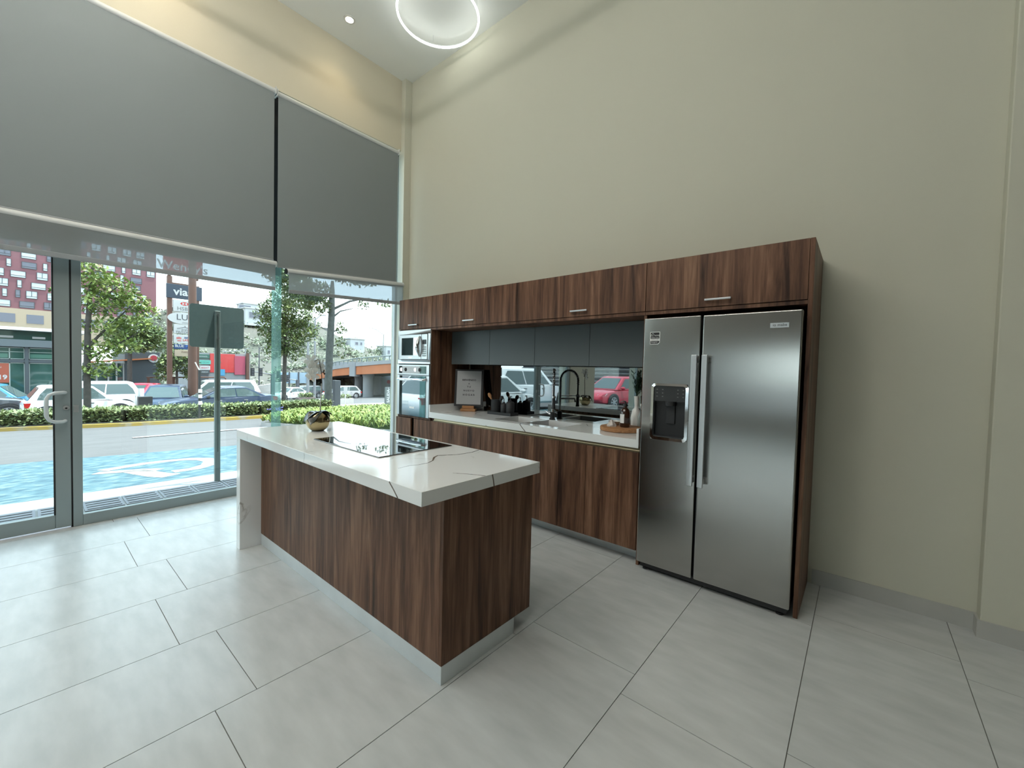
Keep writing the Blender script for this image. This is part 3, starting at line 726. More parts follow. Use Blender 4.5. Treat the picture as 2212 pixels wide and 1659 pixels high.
ld = MB(); ld.v = [(x, ya if z == 1 else yb, y) for x, y, z in m.v]; ld.f = m.f; ld.mi = m.mi
ldo = obj('freezer_door', ld, steel, t, bevel=0.006, label='left freezer door with the dispenser')
rdo = obj('fridge_door', MB().box(FG + 0.006, F1, ya, yb, 0.06, 1.785), steel, t, bevel=0.009, seg=3, label='wide right fridge door')
for nm, par, x in (('freezer_handle', ldo, 3.380), ('fridge_handle', rdo, 3.443)):
    m = MB().box(x, x + 0.035, -0.712, -0.698, 0.685, 1.528)
    for z in (0.70, 1.48): m.box(x + 0.006, x + 0.029, -0.70, FZ, z, z + 0.035)
    obj(nm, m, steel_l, par, bevel=0.004)
# dispenser
fr = MB()
rr = 0.03
def rrect(x0, x1, z0, z1, r, n=5):
    o = []
    for cx, cz, a0 in ((x1 - r, z1 - r, 0), (x0 + r, z1 - r, 90), (x0 + r, z0 + r, 180), (x1 - r, z0 + r, 270)):
        for k in range(n + 1): a = R(a0 + 90 * k / n); o.append((cx + r * cos(a), cz + r * sin(a)))
    return o
oo = rrect(D0 - 0.008, D1 + 0.008, DZ0 - 0.008, DZ1 + 0.006, 0.03); ii = rrect(D0 + 0.010, D1 - 0.010, DZ0 + 0.012, DZ1 - 0.010, 0.018)
n = len(oo)
fr.add([(x, FZ - 0.002, z) for x, z in oo] + [(x, FZ - 0.005, z) for x, z in ii] + [(x, FZ + 0.03, z) for x, z in ii],
       [(k, (k + 1) % n, n + (k + 1) % n, n + k) for k in range(n)] + [(n + k, n + (k + 1) % n, 2 * n + (k + 1) % n, 2 * n + k) for k in range(n)])
ds = obj('dispenser', MB().box(D0, D1, -0.60, -0.582, DZ0, DZ1).box(D0, D0 + 0.004, FZ + 0.002, -0.6, DZ0, DZ1).box(D1 - 0.004, D1, FZ + 0.002, -0.6, DZ0, DZ1), black_pl, t, label='black recessed water and ice dispenser')
obj('bezel', fr, chrome, ds, smooth=True)
obj('control_panel', MB().box(D0 + 0.012, D1 - 0.012, FZ + 0.002, -0.60, 1.215, 1.32), P('dispenser_panel', (0.035, 0.037, 0.038), 0.25), ds)
ic = MB()
for x in (3.14, 3.178, 3.28, 3.315):
    for z in (1.245, 1.268, 1.292): ic.box(x, x + 0.009, FZ + 0.001, FZ + 0.0024, z, z + 0.005)
obj('panel_icons', ic, P('panel_icons_grey', (0.17, 0.175, 0.175), 0.5), ds, kind='stuff')
obj('spout', MB().lathe([(0.035, 1.215), (0.033, 1.185), (0.0, 1.184)], (3.229, -0.62, 0), 16), black_m, ds, smooth=True)
obj('paddle', MB().box(3.20, 3.258, -0.612, -0.604, 1.06, 1.19), black_m, ds, bevel=0.003)
obj('drip_tray', MB().box(D0 + 0.012, D1 - 0.012, FZ + 0.006, -0.60, DZ0 + 0.012, DZ0 + 0.02), black_m, ds)
bd = obj('badge', MB().box(3.797, 3.889, FZ - 0.003, FZ, 1.685, 1.713), steel_l, rdo)
text('io mabe', 0.022, (3.845, FZ - 0.0035, 1.700), FRONT, black_p, bd, sx=1.0)
st = obj('energy_sticker', MB().prism([(3.082, 1.690), (3.151, 1.690), (3.151, 1.616), (3.140, 1.604), (3.082, 1.604)], 'y', FZ - 0.0008, FZ), white_p, ldo, label='black and white energy sticker')
obj('sticker_panel', MB().box(3.086, 3.147, FZ - 0.0012, FZ - 0.0006, 1.643, 1.686).prism([(3.085, 1.627), (3.147, 1.627), (3.147, 1.618), (3.137, 1.608), (3.085, 1.608)], 'y', FZ - 0.0012, FZ - 0.0006), black_p, st)
hs = MB().tube([(3.090, FZ - 0.0014, 1.658), (3.090, FZ - 0.0014, 1.668), (3.101, FZ - 0.0014, 1.680), (3.110, FZ - 0.0014, 1.671)], 0.0013, 4)
hs.box(3.099, 3.103, FZ - 0.0016, FZ - 0.001, 1.659, 1.667)
obj('house_icon', hs, white_p, st)
text('HOME', 0.013, (3.129, FZ - 0.0013, 1.664), FRONT, white_p, st, ext=0.0002)
text('ENERGY SAVER', 0.0085, (3.1165, FZ - 0.0013, 1.650), FRONT, white_p, st, ext=0.0002, sx=0.9)
text('Multifuncion', 0.011, (3.1165, FZ - 0.001, 1.635), FRONT, black_p, st, ext=0.0002, sx=0.9)
text('Energetica', 0.012, (3.112, FZ - 0.0013, 1.619), FRONT, white_p, st, ext=0.0002, sx=0.9)

# ---- things on the worktop
# lettered sign turned towards the room
ls = thing('lettered_sign', 'black framed letter board with five rows of small letters on an acacia stand', 'sign', (0.80, -0.19, ZC), R(37))
tilt = R(7)
def lp(x, y, z): return (x, y * cos(tilt) + z * sin(tilt), z * cos(tilt) - y * sin(tilt) + 0.055)
def tb(x0, x1, y0, y1, z0, z1):
    m = MB().box(x0, x1, y0, y1, z0, z1); m.v = [lp(*p) for p in m.v]; return m
obj('frame', tb(-0.165, 0.165, -0.012, 0.022, 0, 0.425), black_m, ls, local=True, bevel=0.003)
obj('board', tb(-0.140, 0.140, -0.0145, -0.010, 0.022, 0.405), lightbox_m, ls, local=True)
for i, (wd_, sz, z) in enumerate((('BIENVENIDO', 0.026, 0.300), ('A', 0.022, 0.258), ('TU', 0.026, 0.222), ('NUEVO', 0.026, 0.178), ('HOGAR', 0.028, 0.130))):
    spaced = ' '.join(wd_) if wd_ != 'BIENVENIDO' else wd_
    text(spaced, sz, lp(0, -0.0148, z), (R(90) - tilt, 0, 0), black_p, ls, local=True, sx=1.05, bold=0.0006, ext=0.0006)
obj('stand', MB().box(-0.085, 0.085, -0.05, 0.06, 0.0, 0.03).box(-0.068, 0.068, -0.032, -0.014, 0.03, 0.064).box(-0.068, 0.068, 0.024, 0.04, 0.03, 0.06), bamboo, ls, local=True, bevel=0.003)

# caddy tray with black pots
tr = thing('caddy_tray', 'low black tray holding the utensil pot and two soap bottles', 'tray', (1.29, -0.15, ZC))
m = MB()
m.box(1.125, 1.455, -0.215, -0.085, ZC, ZC + 0.008)
for b_ in ((1.125, 1.455, -0.215, -0.209), (1.125, 1.455, -0.091, -0.085), (1.125, 1.131, -0.209, -0.091), (1.449, 1.455, -0.209, -0.091)): m.box(*b_, ZC + 0.008, ZC + 0.03)
obj('tray', m, black_m, tr)
ut = thing('utensil_pot', 'matte black cylindrical utensil pot at the left end of the black tray', 'pot', (1.19, -0.15, ZC + 0.008))
obj('pot', MB().lathe([(0.052, 0.0), (0.055, 0.005), (0.055, 0.150), (0.050, 0.150), (0.050, 0.012), (0.0, 0.012)], (1.19, -0.15, ZC + 0.008), 28), black_m, ut, smooth=True)
def spoon(name, label, base, tip, mat_, bowl):
    a, b = Vector(base), Vector(tip); d = (b - a).normalized(); L_ = (b - a).length
    o = MB().tube([a, a + d * L_ * 0.62, a + d * L_ * 0.72, a + d * L_ * 0.85, a + d * L_ * 0.97, b], [0.006, 0.0065, 0.012 * bowl, 0.024 * bowl, 0.018 * bowl, 0.004], 12)
    return tag(obj(name, o, mat_, None, smooth=True), label, 'spoon')
spoon('wooden_spoon', 'wooden spoon leaning left out of the black utensil pot', (1.21, -0.145, ZC + 0.022), (1.09, -0.165, ZC + 0.225), bamboo, 0.85)
spoon('black_spoon', 'dark spoon leaning right out of the black utensil pot', (1.173, -0.155, ZC + 0.022), (1.275, -0.14, ZC + 0.20), black_m, 0.9)
def soap(x, y, label, h=0.10, r=0.036):
    t = thing('soap_bottle', label, 'bottle', (x, y, ZC + 0.008), 0, 'black soap bottles')
    obj('bottle', MB().lathe([(r * .95, 0), (r, 0.004), (r, h), (r * .8, h + 0.012), (0.014, h + 0.018), (0.014, h + 0.03), (0.0, h + 0.03)], (x, y, ZC + 0.008), 24), black_m, t, smooth=True)
    z = ZC + 0.008 + h
    obj('pump', MB().tube([(x, y, z + 0.03), (x, y, z + 0.062), (x - 0.004, y, z + 0.068), (x - 0.028, y - 0.006, z + 0.064)], 0.0045, 8), black_pl, t, smooth=True)
soap(1.305, -0.15, 'black soap bottle beside the utensil pot on the black tray')
soap(1.395, -0.15, 'larger black soap bottle at the right end of the black tray', 0.125, 0.045)

# round wooden board group by the fridge
bx, by = 2.70, -0.255
wb = obj('serving_board', MB().lathe([(0.0, 0.0), (0.160, 0.0), (0.168, 0.006), (0.168, 0.030), (0.160, 0.036), (0.0, 0.036)], (bx, by, ZC), 40), bamboo, None, smooth=True)
tag(wb, 'round acacia board on the worktop beside the fridge', 'board')
zb = ZC + 0.036
bo = obj('bowl', MB().lathe([(0.022, 0.0), (0.03, 0.003), (0.056, 0.034), (0.053, 0.034), (0.028, 0.008), (0.0, 0.007)], (bx - 0.075, by + 0.045, zb), 24), white_c, None, smooth=True)
tag(bo, 'small white bowl on the round wooden board', 'bowl')
ck = MB()
apex = (bx - 0.05, by - 0.07, zb + 0.062)
ring = [(bx - 0.05 + 0.042 * cos(a) * (1 + 0.18 * sin(3 * a)), by - 0.07 + 0.036 * sin(a), zb + 0.004 + 0.012 * (k % 2)) for k, a in enumerate([i * pi / 4 for i in range(8)])]
bot = [(x, y, zb) for x, y, z in ring]
ck.add(ring + bot + [apex], [(i, (i + 1) % 8, 16) for i in range(8)] + [(i + 8, (i + 1) % 8 + 8, (i + 1) % 8, i) for i in range(8)] + [tuple(range(15, 7, -1))])
tag(obj('crystal', ck, crystal, None), 'rough brown crystal point on the round wooden board', 'stone')
ab = thing('soap_dispenser', 'amber pump bottle with a white label on the round wooden board', 'bottle', (bx + 0.045, by - 0.02, zb))
x, y = bx + 0.045, by - 0.02
obj('bottle', MB().lathe([(0.036, 0), (0.039, 0.005), (0.039, 0.120), (0.032, 0.145), (0.015, 0.160), (0.015, 0.175), (0.0, 0.175)], (x, y, zb), 26), amber, ab, smooth=True)
lab = MB(); aa = [R(-150 + 75 * k / 8) for k in range(9)]
lab.add([(x + 0.0397 * cos(a), y + 0.0397 * sin(a), zb + z) for z in (0.035, 0.108) for a in aa], [(k, k + 1, k + 10, k + 9) for k in range(8)])
obj('paper_label', lab, white_p, ab)
obj('pump', MB().lathe([(0.017, 0.172), (0.017, 0.190), (0.006, 0.194), (0.006, 0.212), (0.0, 0.212)], (x, y, zb), 14).tube([(x, y, zb + 0.208), (x - 0.012, y - 0.004, zb + 0.214), (x - 0.04, y - 0.012, zb + 0.208)], [0.006, 0.006, 0.003], 8), black_pl, ab, smooth=True)
vs = thing('plant_vase', 'slim white vase with dark green sprigs against the backsplash by the fridge', 'vase', (2.755, -0.08, ZC))
x, y = 2.755, -0.08
obj('vase', MB().lathe([(0.032, 0.0), (0.042, 0.01), (0.045, 0.10), (0.034, 0.165), (0.017, 0.185), (0.016, 0.205), (0.023, 0.285), (0.020, 0.285), (0.014, 0.21), (0.0, 0.21)], (x, y, ZC), 24), white_c, vs, smooth=True)
fn = MB(); r2 = random.Random(3)
for i in range(15):
    a = r2.uniform(0, 2 * pi); sp_r = r2.uniform(0.01, 0.05); h = r2.uniform(0.10, 0.24)
    p0 = Vector((x, y, ZC + 0.27)); p1 = p0 + Vector((cos(a) * sp_r, min(sin(a) * sp_r, 0.055), h))
    fn.tube([p0, p0.lerp(p1, 0.5) + Vector((0, 0, 0.01)), p1], 0.0012, 4)
    for k in range(14):
        q = p0.lerp(p1, 0.25 + 0.75 * k / 14); b_ = r2.uniform(0, 6.28); ln = 0.034
        d = Vector((cos(b_) * ln, sin(b_) * ln * 0.7, ln * 0.8)); s_ = Vector((-sin(b_), cos(b_), 0.2)) * 0.005
        q2 = q + d
        if q2.y > -0.016: q2.y = -0.016
        fn.add([q, q + d * .5 + s_, q2, q + d * .5 - s_], [(0, 1, 2, 3)])
for p in range(len(fn.v)):
    if fn.v[p][1] > -0.014: fn.v[p] = (fn.v[p][0], -0.014, fn.v[p][2])
obj('sprigs', fn, fern_m, vs, kind='stuff')
for nm, (x, y), h, r_, lb in (('glass_carafe', (2.845, -0.16), 0.20, 0.040, 'clear glass carafe between the white vase and the fridge'), ('glass_bottle', (2.90, -0.075), 0.27, 0.030, 'tall clear glass bottle close to the fridge side')):
    t = thing(nm, lb, 'bottle', (x, y, ZC))
    obj('glass', MB().lathe([(r_ * .9, 0.0), (r_, 0.006), (r_, h * 0.62), (r_ * .45, h * 0.82), (r_ * .42, h)], (x, y, ZC), 24), clear_g, t, smooth=True)
    obj('stopper', MB().lathe([(r_ * .4, h - 0.02), (r_ * .40, h + 0.008), (r_ * .5, h + 0.01), (r_ * .5, h + 0.03), (0, h + 0.032)], (x, y, ZC), 14), white_c if h < .25 else black_pl, t, smooth=True)

# ================================================================== ISLAND
IX0, IX1, IY0, IY1, IZ, ITH = 0.635, 2.885, -2.436, -1.636, 0.90, 0.061
isl = thing('kitchen_island', 'kitchen island with walnut panels and a white quartz waterfall top', 'kitchen island', (1.8, -2.0, 0))
C0, C1, C2, C3 = 1.418, 2.212, -2.212, -1.682
obj('countertop', MB().box(IX0, IX1, IY0, IY1, IZ - ITH, IZ), marble, isl, bevel=0.0015, seg=1)
obj('waterfall_leg', MB().box(IX0, IX0 + 0.075, IY0, IY1, 0.0, IZ - ITH), marble, isl, bevel=0.0015, seg=1)
PX0, PX1, PY0, PY1 = 0.712, 2.857, -2.293, -1.661
obj('carcass', MB().box(PX0, PX1 - 0.02, PY0 + 0.02, PY1 - 0.02, 0.09, IZ - ITH - 0.001), wood_in, isl)
for a, b in ((PX0, 1.21), (1.21, 1.71), (1.71, 2.27), (2.27, PX1 - 0.019)):
    obj('front_panel', MB().box(a + 0.0006, b - 0.0006, PY0, PY0 + 0.019, 0.088, IZ - ITH - 0.001), wood_m, isl)
    obj('back_panel', MB().box(a + 0.0012, b - 0.0012, PY1 - 0.019, PY1, 0.088, IZ - ITH - 0.03), wood_m, isl)
obj('end_panel', MB().box(PX1 - 0.018, PX1, PY0, PY1, 0.088, IZ - ITH - 0.001), wood_m, isl)
obj('plinth', MB().box(PX0, PX1 - 0.001, PY0 + 0.002, -1.791, 0.0, 0.086), plinth_m, isl, bevel=0.001, seg=1)
vp = [(2.484, -2.274), (2.474, -2.199), (2.490, -2.153), (2.489, -2.092), (2.462, -2.04), (2.403, -1.982), (2.378, -1.936), (2.438, -1.833), (2.444, -1.726), (2.422, -1.645)]
obj('vein', strip([(x, y, IZ) for x, y in vp], [.0015, .002, .003, .003, .004, .006, .006, .004, .004, .004], fixed=(0, 0, 1)), vein_m, isl)
obj('vein', strip([(2.739, -2.142, IZ), (2.801, -2.103, IZ), (2.8845, -2.066, IZ)], [.002, .003, .003], fixed=(0, 0, 1)), vein_m, isl)
obj('vein', strip([(IX1, -2.02, 0.899), (IX1, -2.012, 0.87), (IX1, -2.006, 0.84)], 0.004, fixed=(1, 0, 0)), vein_m, isl)
obj('vein', strip([(2.655, IY0, 0.899), (2.69, IY0, 0.87), (2.722, IY0, 0.84)], 0.004, fixed=(0, -1, 0)), vein_m, isl)
ct = thing('cooktop', 'black glass cooktop set in the white island top', 'cooktop', (1.8, -1.95, IZ))
obj('glass_plate', MB().box(C0, C1, C2, C3, IZ + 0.0005, IZ + 0.006), blackglass, ct, bevel=0.0015)

# orchid
ox, oy = 1.05, -2.015
orc = thing('potted_orchid', 'white orchid with dark leaves in a round gold pot on the island', 'potted plant', (ox, oy, IZ))
pr_ = []
for k in range(15):
    a = R(-62 + 112 * k / 14); pr_.append((0.086 * cos(a), 0.076 + 0.086 * sin(a)))
pr_ = [(0.0, 0.0), (0.038, 0.0)] + pr_ + [(0.050, 0.140), (0.050, 0.125), (0.0, 0.122)]
obj('pot', MB().lathe(pr_, (ox, oy, IZ), 36), gold, orc, smooth=True)
obj('moss', MB().lathe([(0.052, 0.124), (0.04, 0.136), (0.0, 0.142)], (ox, oy, IZ), 18), soil_m, orc, smooth=True)
sx_, sy_ = 0.0, 0.025
stp = [(ox, oy + 0.018, IZ + 0.13), (ox, oy + 0.02, IZ + 0.25), (ox, oy + 0.028, IZ + 0.36), (ox, oy + 0.022, IZ + 0.45), (ox, oy + 0.004, IZ + 0.535), (ox, oy - 0.006, IZ + 0.545), (ox + 0.0, oy - 0.03, IZ + 0.53)]
obj('stem', MB().tube(stp, [0.0035, 0.0035, 0.0032, 0.003, 0.0026, 0.0024, 0.002], 8), stem_m, orc, smooth=True)
obj('support_stick', MB().tube([(ox + 0.004, oy + 0.012, IZ + 0.12), (ox + 0.003, oy + 0.023, IZ + 0.36)], 0.0026, 6), white_c, orc, smooth=True)
def leaf(base, dirv, length, width, droop, mat_, nm, parent, n=9):
    rings = []; d = Vector(dirv).normalized(); sd_ = Vector((-d.y, d.x, 0)).normalized()
    for k in range(n):
        u = k / (n - 1); c = Vector(base) + d * length * u + Vector((0, 0, 0.26 * length * sin(pi * u * 0.6) - droop * u * u))
        wv = width * (sin(pi * min(1, 0.12 + 0.88 * u)) ** 0.6) * 0.5 + 0.001
        rings.append([c - sd_ * wv + Vector((0, 0, 0.008)), c - Vector((0, 0, 0.003)), c + sd_ * wv + Vector((0, 0, 0.008)), c + Vector((0, 0, 0.001))])
    return obj(nm, MB().grid_loft(rings, True), mat_, parent, smooth=True)
for dv, L_, wd_, dr_ in (((0.05, -1.0, 0), 0.115, 0.10, 0.10), ((0.62, -0.78, 0), 0.12, 0.095, 0.115), ((0.25, 1, 0), 0.095, 0.07, 0.045), ((0.8, 0.6, 0), 0.09, 0.06, 0.05), ((-0.8, 0.4, 0), 0.1, 0.06, 0.06)):
    leaf((ox, oy + 0.005, IZ + 0.135), dv, L_, wd_, dr_, leaf_dk, 'leaf', orc)
def petal_flower(c, nrm, size):
    m = MB(); nrm = Vector(nrm).normalized(); u = nrm.cross(Vector((0, 0, 1))).normalized(); v = u.cross(nrm) * -1
    for k in range(5):
        a = pi / 2 + 2 * pi * k / 5; big = 1.0 if k in (1, 4) else 0.82
        d = u * cos(a) + v * sin(a); s_ = u * -sin(a) + v * cos(a)
        pts = [(0.05, 0.05, 0), (0.35, 0.26 * big, 0.05), (0.7, 0.36 * big, 0.07), (0.95, 0.18 * big, 0.02), (1.05, 0.0, -0.03), (0.95, -0.18 * big, 0.02), (0.7, -0.36 * big, 0.07), (0.35, -0.26 * big, 0.05), (0.05, -0.05, 0)]
        P_ = [Vector(c) + (d * a_ + s_ * b_ + nrm * c_) * size for a_, b_, c_ in pts]
        mid = Vector(c) + d * size * 0.55 + nrm * size * -0.03
        m.add(P_ + [mid], [(i, i + 1, 9) for i in range(8)] + [(8, 0, 9)])
    return m
for dyy, dz, nrm, sz in ((-0.052, 0.535, (-.8, .3, .1), 0.05), (-0.028, 0.50, (-.9, -.2, .2), 0.05), (-0.05, 0.475, (-.7, .5, -.1), 0.052), (0.028, 0.505, (-.8, -.5, 0), 0.048), (-0.035, 0.42, (-.9, .1, -.3), 0.048), (0.012, 0.475, (-.9, .2, -.2), 0.046), (-0.058, 0.43, (-.5, .7, -.1), 0.04)):
    obj('flower', petal_flower((ox - 0.012, oy + dyy, IZ + dz), nrm, sz), petal_m, orc, smooth=True)
bd_ = MB()
for dyy, dz in ((0.042, 0.46), (0.046, 0.436), (0.036, 0.448)): bd_.lathe([(0.0, -0.008), (0.006, -0.003), (0.006, 0.004), (0.0, 0.009)], (ox, oy + dyy, IZ + dz), 8)
bd_.tube([(ox, oy + 0.022, IZ + 0.45), (ox, oy + 0.046, IZ + 0.44)], 0.0015, 5)
obj('flower_bud', bd_, stem_m, orc, smooth=True)

# ================================================================== OUTSIDE
PROF = [(60, -0.1), (-0.88, -0.1), (-2.3, -0.1), (-14.4, -0.7), (-17.3, -0.86), (-20, -1.13), (-26, -1.4), (-45, -2.6), (-60, -3.4), (-420, -3.4)]
def gz(x):
    for (xa, za), (xb, zb_) in zip(PROF, PROF[1:]):
        if xb <= x <= xa: return za + (zb_ - za) * (x - xa) / (xb - xa)
    return -3.4
g = MB()
for (xa, za), (xb, zb_) in zip(PROF, PROF[1:]):
    if xa > 0: xa = 60
    for ya, yb in ((-160, -9.4), (-9.4, 0.2), (0.2, 300)):
        if xa == 60 and ya == -9.4: continue
        g.quad((xa, ya, za - .002), (xa, yb, za - .002), (xb, yb, zb_ - .002), (xb, ya, zb_ - .002))
struct(obj('road', g, asphalt))
# slab edge under the facade and the pavement
pv = struct(obj('pavement', MB().box(-2.32, -1.47, -16, 2.2, -0.12, -0.085).box(-1.47, -0.885, -16, 2.2, -0.12, -0.098), concrete))
struct(obj('kerb_1', MB().box(-0.90, -0.86, -16, 0.2, -0.12, -0.006), concrete))
pm = MB().box(0, 0.385, 0, 0.285, 0, 0.012)
for i in range(4): pm.box(0.035 + 0.09 * i, 0.085 + 0.09 * i, 0.02, 0.265, 0.012, 0.020)
pm = pm.mesh('paver', paver_m)
for k in range(34):
    for x_ in (-1.87, -1.46):
        p_ = bpy.data.objects.new('paver', pm); COL.objects.link(p_); p_.parent = pv; p_.location = (x_, -8.2 + 0.30 * k, -0.0855 if x_ < -1.5 else -0.0985)
def ramp_quad(mb, x0, x1, y0, y1, dz):
    return mb.quad((x0, y0, gz(x0) + dz), (x1, y0, gz(x1) + dz), (x1, y1, gz(x1) + dz), (x0, y1, gz(x0) + dz))
struct(obj('painted_bay', MB().add([(-2.33, -14, gz(-2.33) + .006), (-2.33, 2.0, gz(-2.33) + .006), (-4.6, 2.0, gz(-4.6) + .006), (-6.1, -4.2, gz(-6.1) + .006), (-6.6, -14, gz(-6.6) + .006)], [(0, 1, 2, 3, 4)]), blue_m))
mk = MB()
def flat(pts, wd, dz=0.009):
    P_ = [Vector((x, y, 0)) for x, y in pts]; vs = []
    for i, p in enumerate(P_):
        d = (P_[min(i + 1, len(P_) - 1)] - P_[max(i - 1, 0)]).normalized(); s_ = Vector((-d.y, d.x, 0)) * wd
        for q in (p + s_, p - s_): vs.append((q.x, q.y, gz(q.x) + dz))
    mk.add(vs, [(2 * i, 2 * i + 1, 2 * i + 3, 2 * i + 2) for i in range(len(P_) - 1)])
flat([(-3.97, -2.77), (-4.07, -2.56), (-4.19, -2.27), (-4.18, -2.02), (-4.11, -1.76), (-3.90, -1.60), (-3.60, -1.56), (-3.25, -1.68), (-3.05, -1.90), (-3.04, -2.15)], 0.11)
flat([(-3.80, -2.85), (-3.65, -2.61), (-3.59, -2.45), (-3.35, -2.25)], 0.10)
flat([(-3.62, -2.50), (-3.30, -2.42), (-2.95, -2.33), (-2.72, -2.22)], 0.12)
tag(obj('bay_symbol', mk, road_w), 'white accessibility symbol painted on the blue parking bay', 'road marking')
struct(obj('lane_line', ramp_quad(MB(), -8.7, -8.95, -1.85, 6.0, 0.012), road_w))
struct(obj('lane_line', ramp_quad(MB(), -9.1, -9.35, -9.0, -6.0, 0.012), road_w))

# ---- planted strip in the middle of the road: yellow kerb, soil and hedge
def poly_slab(mb, pts, dz0, dz1):
    n = len(pts)
    return mb.add([(x, y, gz(x) + dz0) for x, y in pts] + [(x, y, gz(x) + dz1) for x, y in pts], [tuple(range(n, 2 * n))] + [(i, (i + 1) % n, n + (i + 1) % n, n + i) for i in range(n)])
nose = [(-15.6 + 1.35 * cos(R(a)), -4.0 + 1.1 * sin(R(a))) for a in range(-180, 1, 20)]
nose = [(x, y) for x, y in nose]
isle = [(-14.25, -4.0), (-13.0, -1.5), (-12.6, 2.6), (-12.75, 5.0), (-13.4, 6.3), (-15.6, 6.5), (-16.7, 5.2), (-16.9, 0.0), (-16.95, -4.0)] + nose[1:-1]
kb_ = obj('kerb_2', poly_slab(MB(), isle, -0.15, 0.10), curb_y); struct(kb_)
cx, cy = -14.9, 1.0
isl2 = [(cx + (x - cx) * 0.86, cy + (y - cy) * 0.965) for x, y in isle]
struct(obj('planting_soil', poly_slab(MB(), isl2, 0.05, 0.12), soil_m))

def leaf_cloud(mb, n, sampler, size, up=0.3, rr=None):
    r_ = rr or rnd
    for _ in range(n):
        c = Vector(sampler(r_)); a = r_.uniform(0, 2 * pi); t_ = r_.uniform(-1, 1) * (1 - up) + up
        d = Vector((cos(a) * sqrt1(t_), sin(a) * sqrt1(t_), t_)); s_ = Vector((-sin(a), cos(a), r_.uniform(-.5, .5))).normalized()
        l_ = size * r_.uniform(0.6, 1.3)
        mb.add([c, c + d * l_ * .5 + s_ * l_ * .28, c + d * l_, c + d * l_ * .5 - s_ * l_ * .28], [(0, 1, 2, 3)])
    return mb
def sqrt1(t): return math.sqrt(max(0.0, 1 - t * t))
def hedge(name, label, path, half, h, n, size, mat_, seed):
    """clipped hedge along a path: dark core and a skin of leaves"""
    r_ = random.Random(seed); core = MB(); P_ = [Vector((x, y, 0)) for x, y in path]
    segs = [(a, b, (b - a).length) for a, b in zip(P_, P_[1:])]; tot = sum(s_[2] for s_ in segs)
    for a, b, L_ in segs:
        d = (b - a).normalized(); s_ = Vector((-d.y, d.x, 0)) * half * 0.86
        pts = [a + s_, b + s_, b - s_, a - s_]
        vs = [(p.x, p.y, gz(p.x) + 0.15) for p in pts] + [(p.x, p.y, gz(p.x) + h * 0.93) for p in pts]
        core.add(vs, [(3, 2, 1, 0), (4, 5, 6, 7), (0, 1, 5, 4), (1, 2, 6, 5), (2, 3, 7, 6), (3, 0, 4, 7)])
    def smp(r):
        u = r.uniform(0, tot)
        for a, b, L_ in segs:
            if u <= L_: break
            u -= L_
        d = (b - a).normalized(); s_ = Vector((-d.y, d.x, 0)); p = a + d * u
        if r.random() < 0.42: off = r.uniform(-1, 1) * half; z = h * r.uniform(0.9, 1.05)
        else: off = half * r.choice((-1, 1)) * r.uniform(0.86, 1.0); z = r.uniform(0.12, h)
        p = p + s_ * off
        return (p.x, p.y, gz(p.x) + z)
    t = thing(name, label, 'hedge', (path[0][0], path[0][1], gz(path[0][0])))
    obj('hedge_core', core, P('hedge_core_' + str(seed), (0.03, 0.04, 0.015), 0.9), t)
    o = obj('foliage', leaf_cloud(MB(), n, smp, size, 0.25, r_), mat_, t, kind='stuff')
    return t
hedge('hedge', 'long clipped hedge behind the yellow kerb in the middle of the road', [(-15.3, -3.95), (-14.2, -1.3), (-13.8, 2.3), (-14.1, 5.2)], 0.62, 0.50, 13000, 0.115, hedge_m, 11)

# lush bed beside the building corner
bed = [(-9.2, 1.0), (-12.2, 3.2), (-12.4, 6.4), (-8.5, 8.6), (-3.5, 7.0), (-2.45, 2.6), (-5.5, 1.55)]
struct(obj('kerb_3', poly_slab(MB(), bed, -0.12, 0.12), concrete))
def in_poly(x, y, poly):
    c = False; n = len(poly)
    for i in range(n):
        (x0, y0), (x1, y1) = poly[i], poly[(i + 1) % n]
        if (y0 > y) != (y1 > y) and x < (x1 - x0) * (y - y0) / (y1 - y0) + x0: c = not c
    return c
r_ = random.Random(5); bl = MB()
while len(bl.f) < 26000:
    x, y = r_.uniform(-12.4, -2.4), r_.uniform(1.0, 8.6)
    if not in_poly(x, y, bed): continue
    edge = (y - 1.0) < 1.6 and x < -6
    z0 = gz(x) + 0.1; h = r_.uniform(0.24, 0.38) * (0.8 if x < -7 else 1.0); a = r_.uniform(0, 2 * pi); ln = r_.uniform(0.05, 0.22); wd_ = 0.014
    d = Vector((cos(a), sin(a), 0)); s_ = Vector((-d.y, d.x, 0)) * wd_; b0 = Vector((x, y, z0 + h * r_.uniform(0.2, .6)))
    bl.add([b0 - s_, b0 + s_, b0 + d * ln * .5 + Vector((0, 0, h * .35)) + s_ * 1.3, b0 + d * ln + Vector((0, 0, h * .42)), b0 + d * ln * .5 + Vector((0, 0, h * .35)) - s_ * 1.3], [(0, 1, 2, 3, 4)])
t = thing('grass_bed', 'bright yellow-green strappy plants filling the bed by the corner window', 'plants', (-8, 4, gz(-8)))
obj('plant_core', poly_slab(MB(), [(-7.2 + (x + 7.2) * .94, 4.3 + (y - 4.3) * .94) for x, y in bed], 0.1, 0.22), P('bed_core', (0.05, 0.09, 0.015), 0.9), t)
obj('foliage', bl, lush_m, t, kind='stuff')
fl_ = MB()
for x, y in ((-9.6, 1.35), (-9.9, 1.7), (-9.3, 1.5), (-10.4, 2.0), (-9.0, 1.4), (-8.7, 1.35)):
    for k in range(5):
        a = k * 1.257; c = Vector((x, y, gz(x) + 0.46)); d = Vector((cos(a) * .3, sin(a), .5)) * 0.05
        fl_.add([c, c + d + Vector((0, 0, .02)), c + d * 1.4, c + d - Vector((0, 0, .02))], [(0, 1, 2, 3)])
obj('violet_blossom', fl_, P('violet_petal', (0.25, 0.2, 0.6), 0.6), t, kind='stuff')

